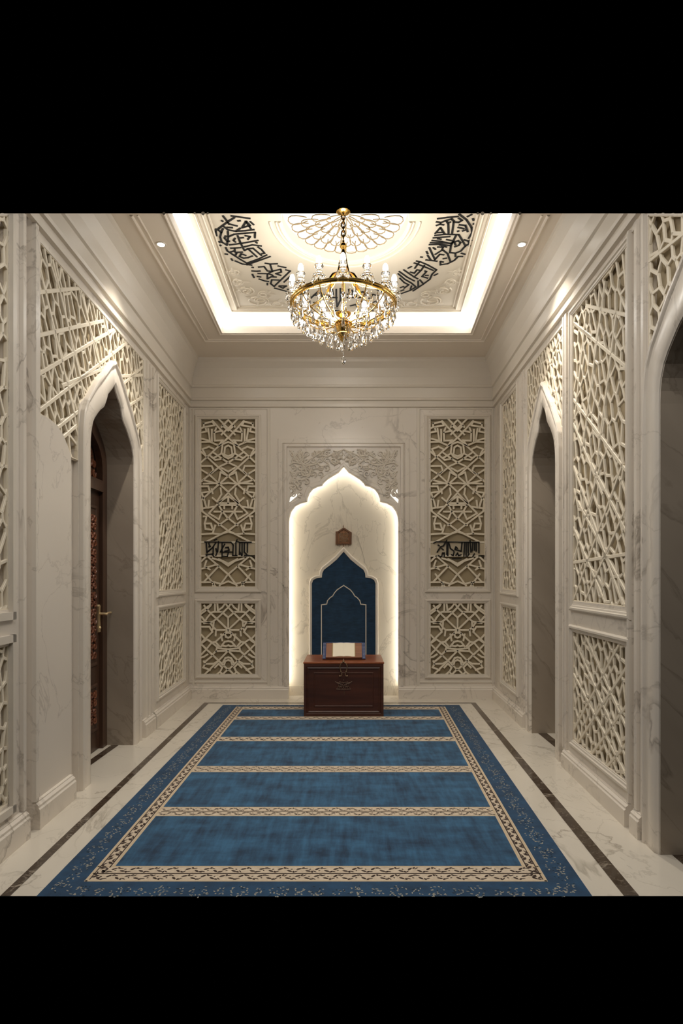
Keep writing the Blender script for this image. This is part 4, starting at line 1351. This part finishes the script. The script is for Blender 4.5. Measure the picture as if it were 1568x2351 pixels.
# slab
c = [(RX(0, YN0), YN0), (RX(1, YN0), YN0), (RX(1, YF), YF), (RX(0, YF), YF)]
vs = [(x, y + (.06 if y < 4 else 0), .001) for x, y in c] + [(x, y, RT) for x, y in c]
mb.add(vs, [(0, 1, 5, 4), (1, 2, 6, 5), (2, 3, 7, 6), (3, 0, 4, 7), (0, 3, 2, 1)], 1)
def Yr(row): return 2240 / (row - 1325)
ybands = [('far', Yr(1631.5), Yr(1625)), ('b', Yr(1655), Yr(1648)), ('b', Yr(1705), Yr(1695)), ('b', Yr(1776.5), Yr(1762.5)), ('b', Yr(1878.5), Yr(1857.5)), ('near', Yr(2030), Yr(1994))]
def patch(s0, s1, y0, y1, mi, z=RT, n=1):
    mb.quad((RX(s0, y0), y0, z), (RX(s1, y0), y0, z), (RX(s1, y1), y1, z), (RX(s0, y1), y1, z), mi)
ynear_out, yfar_out = ybands[-1][1], ybands[0][2]
# outer border
patch(0, 1, YN0, ynear_out, 1); patch(0, 1, yfar_out, YF, 1)
patch(0, a0, ynear_out, yfar_out, 1); patch(b0, 1, ynear_out, yfar_out, 1)
# beige frame
patch(a0, a1, ynear_out, yfar_out, 2); patch(b1, b0, ynear_out, yfar_out, 2)
ys = sorted([(b[1], b[2]) for b in ybands])
for i, (y0, y1) in enumerate(ys):
    patch(a1, b1, y0, y1, 2)
    if i + 1 < len(ys): patch(a1, b1, y1, ys[i + 1][0], 0)
ZP = RT + .0006
def rline(s0, y0, s1, y1, wd, mi, z=ZP):
    x0, x1 = RX(s0, y0), RX(s1, y1)
    d = Vector((x1 - x0, y1 - y0)); d.normalize()
    nx_, ny_ = -d.y * wd / 2, d.x * wd / 2
    mb.quad((x0 + nx_, y0 + ny_, z), (x0 - nx_, y0 - ny_, z), (x1 - nx_, y1 - ny_, z), (x1 + nx_, y1 + ny_, z), mi)
e = .0035
for s in (a0, b0):
    rline(s + (e if s < .5 else -e), ynear_out, s + (e if s < .5 else -e), yfar_out, .012, 4)
    ss = s + (.0075 if s < .5 else -.0075)
    rline(ss, ynear_out + .02, ss, yfar_out - .02, .006, 3)
for s in (a1, b1):
    d = -1 if s < .5 else 1
    rline(s + d * .0028, ys[0][1], s + d * .0028, yfar_out, .012, 4)
    rline(s + d * .0085, ys[0][1] - .02, s + d * .0085, yfar_out, .007, 3)
for i, (y0, y1) in enumerate(ys):
    m_ = (y0 + y1) / 2
    A, B = (a0, b0) if i == 0 else (a1, b1)
    for y in (y0 + .006, y1 - .006):
        rline(a1 if i else A, y, b1 if i else B, y, .010, 4)
    if i in (0, 1, 2): rline(A + .004, m_, B - .004, m_, .007 if i else .008, 3)
def blob(x, y, L, wd, a, mi, z):
    ca, sa = math.cos(a), math.sin(a)
    pts = []
    for t, s in ((-.5, 0), (-.2, .5), (.2, .45), (.5, 0), (.2, -.45), (-.2, -.5)):
        pts.append((x + t * L * ca - s * wd * sa, y + t * L * sa + s * wd * ca, z))
    mb.add(pts, [tuple(range(6))], mi)
rr = random.Random(21)
def vine_u(s0, s1, yc, h):            # motif along x
    n = int((RX(s1, yc) - RX(s0, yc)) / .05)
    for i in range(n):
        s = s0 + (s1 - s0) * (i + .5) / n
        x = RX(s, yc)
        up = 1 if i % 2 else -1
        blob(x, yc + up * h * .16, .036, h * .20, up * .6 + rr.uniform(-.3, .3), 3, ZP + .0002)
        blob(x + .022, yc + up * h * .30, .022, h * .16, rr.uniform(-1.5, 1.5), 3, ZP + .0003)
        blob(x - .015, yc - up * h * .24, .030, h * .09, rr.uniform(-1, 1), 3, ZP + .0004)
        if rr.random() < .5: blob(x + .01, yc - up * h * .1, .014, h * .1, rr.uniform(-1, 1), 3, ZP + .0005)
def vine_v(sc, hw, y0, y1):
    n = int((y1 - y0) / .05)
    for i in range(n):
        y = y0 + (y1 - y0) * (i + .5) / n
        x = RX(sc, y)
        up = 1 if i % 2 else -1
        blob(x + up * hw * .3, y, .040, .018, PI / 2 + up * .6 + rr.uniform(-.3, .3), 3, ZP + .0002)
        blob(x + up * hw * .55, y + .02, .026, .014, rr.uniform(0, 3), 3, ZP + .0003)
        blob(x - up * hw * .45, y - .012, .034, .009, PI / 2 + rr.uniform(-1, 1), 3, ZP + .0004)
for i, (y0, y1) in enumerate(ys):
    h = y1 - y0
    A, B = (a0 + .012, b0 - .012) if i == 0 else (a1, b1)
    if i < 3:
        vine_u(A, B, y0 + h * .27, h * .42); vine_u(A, B, y0 + h * .73, h * .42)
    else:
        vine_u(A, B, (y0 + y1) / 2, h * .85)
vine_v((a0 + .0075 + a1 - .0085) / 2, .034, ynear_out + .03, yfar_out - .02)
vine_v((b0 - .0075 + b1 + .0085) / 2, .034, ynear_out + .03, yfar_out - .02)
def rosette(x, y, R, n, mi_a, mi_b):
    for q in range(n):
        a = rr.uniform(0, 2 * PI); d = R * math.sqrt(rr.random())
        blob(x + d * math.cos(a), y + d * math.sin(a) * 1.15, rr.uniform(.010, .020), rr.uniform(.005, .009), rr.uniform(0, 3), mi_a if rr.random() < .75 else mi_b, ZP + .00002 * (q % 20))
y = YN0 + .1
q = 0
while y < YF - .08:
    for s in (a0 * .52, 1 - (1 - b0) * .52):
        rosette(RX(s, y), y, .058 if q % 2 == 0 else .038, 26 if q % 2 == 0 else 13, 5, 6)
    y += .105; q += 1
x = RX(0, YN0) + .2
q = 0
while x < RX(1, YN0) - .15:
    rosette(x, YN0 + .045, .05 if q % 2 == 0 else .032, 26 if q % 2 == 0 else 12, 5, 6)
    x += .10; q += 1
x = RX(0, YF) + .2
while x < RX(1, YF) - .15:
    rosette(x, YF - .035, .03, 8, 5, 6); x += .09
rug = mb.build('prayer_rug', [M['rug_field'], M['rug_border'], M['rug_beige'], M['rug_vine'], M['rug_line'], M['rug_flower'], M['rug_flower_dark']], recalc=False)
tag(rug, 'large blue carpet with beige vine bands dividing it into rows', 'carpet')

# ------------------------------------------------------------------ low wooden chest
Z0 = RT + .001
CY0, CY1, CX0, CX1, CZ = 6.935, 7.60, -.500, .421, .634
ob = thing('wooden_chest', ((CX0 + CX1) / 2, (CY0 + CY1) / 2, Z0), 'low dark mahogany chest on the carpet in front of the niche', 'chest')
mb = MB()
mb.box(CX0 + .008, CX1 - .008, CY0 + .012, CY1, Z0, CZ - .022)
mb.build('body', M['mahogany'], ob)
def WCh(u, z, oo): return (u, CY0 + .012 - oo, z)
mb = MB()
rectframe(mb, WCh, CX0 + .006, CX1 - .006, Z0, CZ - .022, [(0, 0), (.001, .012), (.03, .012), (.036, .004), (.05, .010), (.058, .002), (.06, .001)])
rectframe(mb, WCh, CX0 + .12, CX1 - .12, .12, CZ - .12, [(0, .001), (.004, .005), (.012, .005), (.016, .001)])
mb.build('front_panel', M['mahogany'], ob)
mb = MB()
t = [(CX0, CY0), (CX1, CY0), (CX1, CY1), (CX0, CY1)]
def rim(d, z): return [(CX0 + d, CY0 + d, z), (CX1 - d, CY0 + d, z), (CX1 - d, CY1 - d, z), (CX0 + d, CY1 - d, z)]
mb.strip([rim(.006, CZ - .024), rim(0, CZ - .018), rim(0, CZ - .005), rim(.005, CZ)], True)
mb.add(rim(.005, CZ), [(0, 1, 2, 3)])
mb.build('top', M['mahogany_top'], ob)
kc = F / 6.935
def cw(x, y, oo=.016):
    return (((690 + x / 7.84) - 797) / kc, CY0 + .012 - oo, EYE + (1325 - (1460 + y / 7.84)) / kc)
mb = MB()
for sgn in (1, -1):
    f = lambda x: 774 + sgn * (x - 774)
    mb.tube([cw(f(770), 470), cw(f(735), 490), cw(f(712), 530), cw(f(708), 570), cw(f(722), 620), cw(f(728), 650)], .0055, 7)
    mb.tube([cw(f(740), 665), cw(f(742), 700), cw(f(728), 722), cw(f(705), 715)], .0055, 7)
    mb.ball(cw(f(708), 722), .010); mb.ball(cw(f(727), 640), .009)
mb.ball(cw(774, 460, .018), .014); mb.lathe([(.0005, .0), (.010, .006), (.006, .018), (.0005, .03)], 8, cw(774, 450, .014))
mb.build('clasp', M['bronze'], ob, smooth=True)['label'] = 'aged bronze horseshoe-shaped clasp'
mb = MB()
EM = [[(620, 825), (680, 850), (720, 830)], [(650, 850), (690, 860), (740, 850)], [(690, 870), (680, 920), (740, 900)], [(645, 960), (720, 962)], [(760, 900), (700, 930)], [(720, 900), (745, 950), (774, 965)], [(740, 830), (765, 850), (774, 850)], [(755, 880), (774, 915)], [(690, 905), (655, 950)], [(710, 885), (760, 875)], [(735, 965), (774, 960)]]
for pl in EM:
    for sgn in (1, -1):
        mb.tube([cw(774 + sgn * (x - 774), y, .004) for x, y in pl], .004, 6)
mb.tube([cw(780, 960, .004), cw(784, 1010, .004), cw(784, 1060, .004)], .004, 6)
for x, y in ((774, 800), (774, 850), (710, 830), (838, 830), (690, 910), (858, 910), (774, 930)):
    mb.ball(cw(x, y, .004), .007)
mb.build('emblem', M['emblem'], ob, smooth=True)['label'] = 'small bronze filigree emblem'

# ------------------------------------------------------------------ book rest and open book
BY0, BY1 = 7.10, 7.32
def WBk(u, t, oo):        # t runs up the slanted board, oo out of it towards the viewer
    z = CZ + .016 + (.165) * t
    y = BY0 + (BY1 - BY0) * t
    n = Vector((0, -.165, .22)).normalized()
    return (u, y + n.y * oo, z + n.z * oo)
kb = F / 7.2
u0, u1 = (742 - 797) / kb, (837.5 - 797) / kb
o = thing('book_rest', ((u0 + u1) / 2, BY0, CZ), 'small slanted wooden book rest edged in blue cloth on the chest', 'book rest')
mb = MB()
mb.box(u0 + .012, u1 - .012, 0, 1, -.014, .0, 0, WBk)
mb.build('board', M['board'], o)
mb = MB()
mb.box(u0 - .004, u0 + .034, -.02, 1.0, -.018, .003, 0, WBk)
mb.box(u1 - .034, u1 + .004, -.02, 1.0, -.018, .003, 0, WBk)
mb.box(u0 + .03, u1 - .03, .97, 1.02, -.018, .003, 0, WBk)
for s0 in (u0 + .012, u1 - .012):
    for i in range(12):
        for j in (-1, 1):
            mb.box(s0 - .004 + j * .008, s0 + .004 + j * .008, .05 + i * .077, .05 + i * .077 + .03, .003, .0036, 1, WBk)
mb.build('cloth_edging', [M['bluecloth'], M['whitedot']], o)
mb = MB()
mb.box(u0 + .0, u1 - .0, BY0 - .008, BY1 + .02, CZ + .0005, CZ + .016)
mb.prism(lambda a, b, c: (c, a, b), [(BY0 + .05, CZ + .016), (BY1, CZ + .016), (BY1, CZ + .165)], u0 + .03, u0 + .045)
mb.prism(lambda a, b, c: (c, a, b), [(BY0 + .05, CZ + .016), (BY1, CZ + .016), (BY1, CZ + .165)], u1 - .045, u1 - .03)
mb.build('base', M['mahogany'], o)
mb = MB()
mb.box(u0 + .034, u1 - .034, .0, .05, .0, .022, 0, WBk)
mb.build('ledge', M['board'], o)
c0, c1 = (764 - 797) / kb, (814.5 - 797) / kb
cm = (c0 + c1) / 2
o = thing('open_book', WBk(cm, .1, .002), 'open book with cream pages lying on the book rest', 'book')
mb = MB(); mb.box(c0 - .006, c1 + .006, .06, .96, .001, .005, 0, WBk); mb.build('cover', M['gilt'], o)
def pages(sgn):
    mbx = MB()
    N = 10
    rows = []
    for t in (.10, .93):
        r = []
        for i in range(N + 1):
            q = i / N
            hgt = .007 + .010 * math.sin(PI * min(1, q * 1.15 + .12)) ** .7 * (1 - .35 * q)
            r.append((cm + sgn * q * (c1 - cm - .002), t, hgt))
        rows.append(r)
    top = [[WBk(*p) for p in r] for r in rows]
    bot = [[WBk(p[0], p[1], .005) for p in r] for r in rows]
    mbx.strip(top); mbx.strip([bot[0], top[0]], mi=1); mbx.strip([bot[1], top[1]])
    mbx.add([bot[0][-1], top[0][-1], top[1][-1], bot[1][-1]], [(0, 1, 2, 3)])
    return mbx
for s in (-1, 1):
    pages(s).build('page_block', [M['paper'], M['gilt']], o, recalc=False)
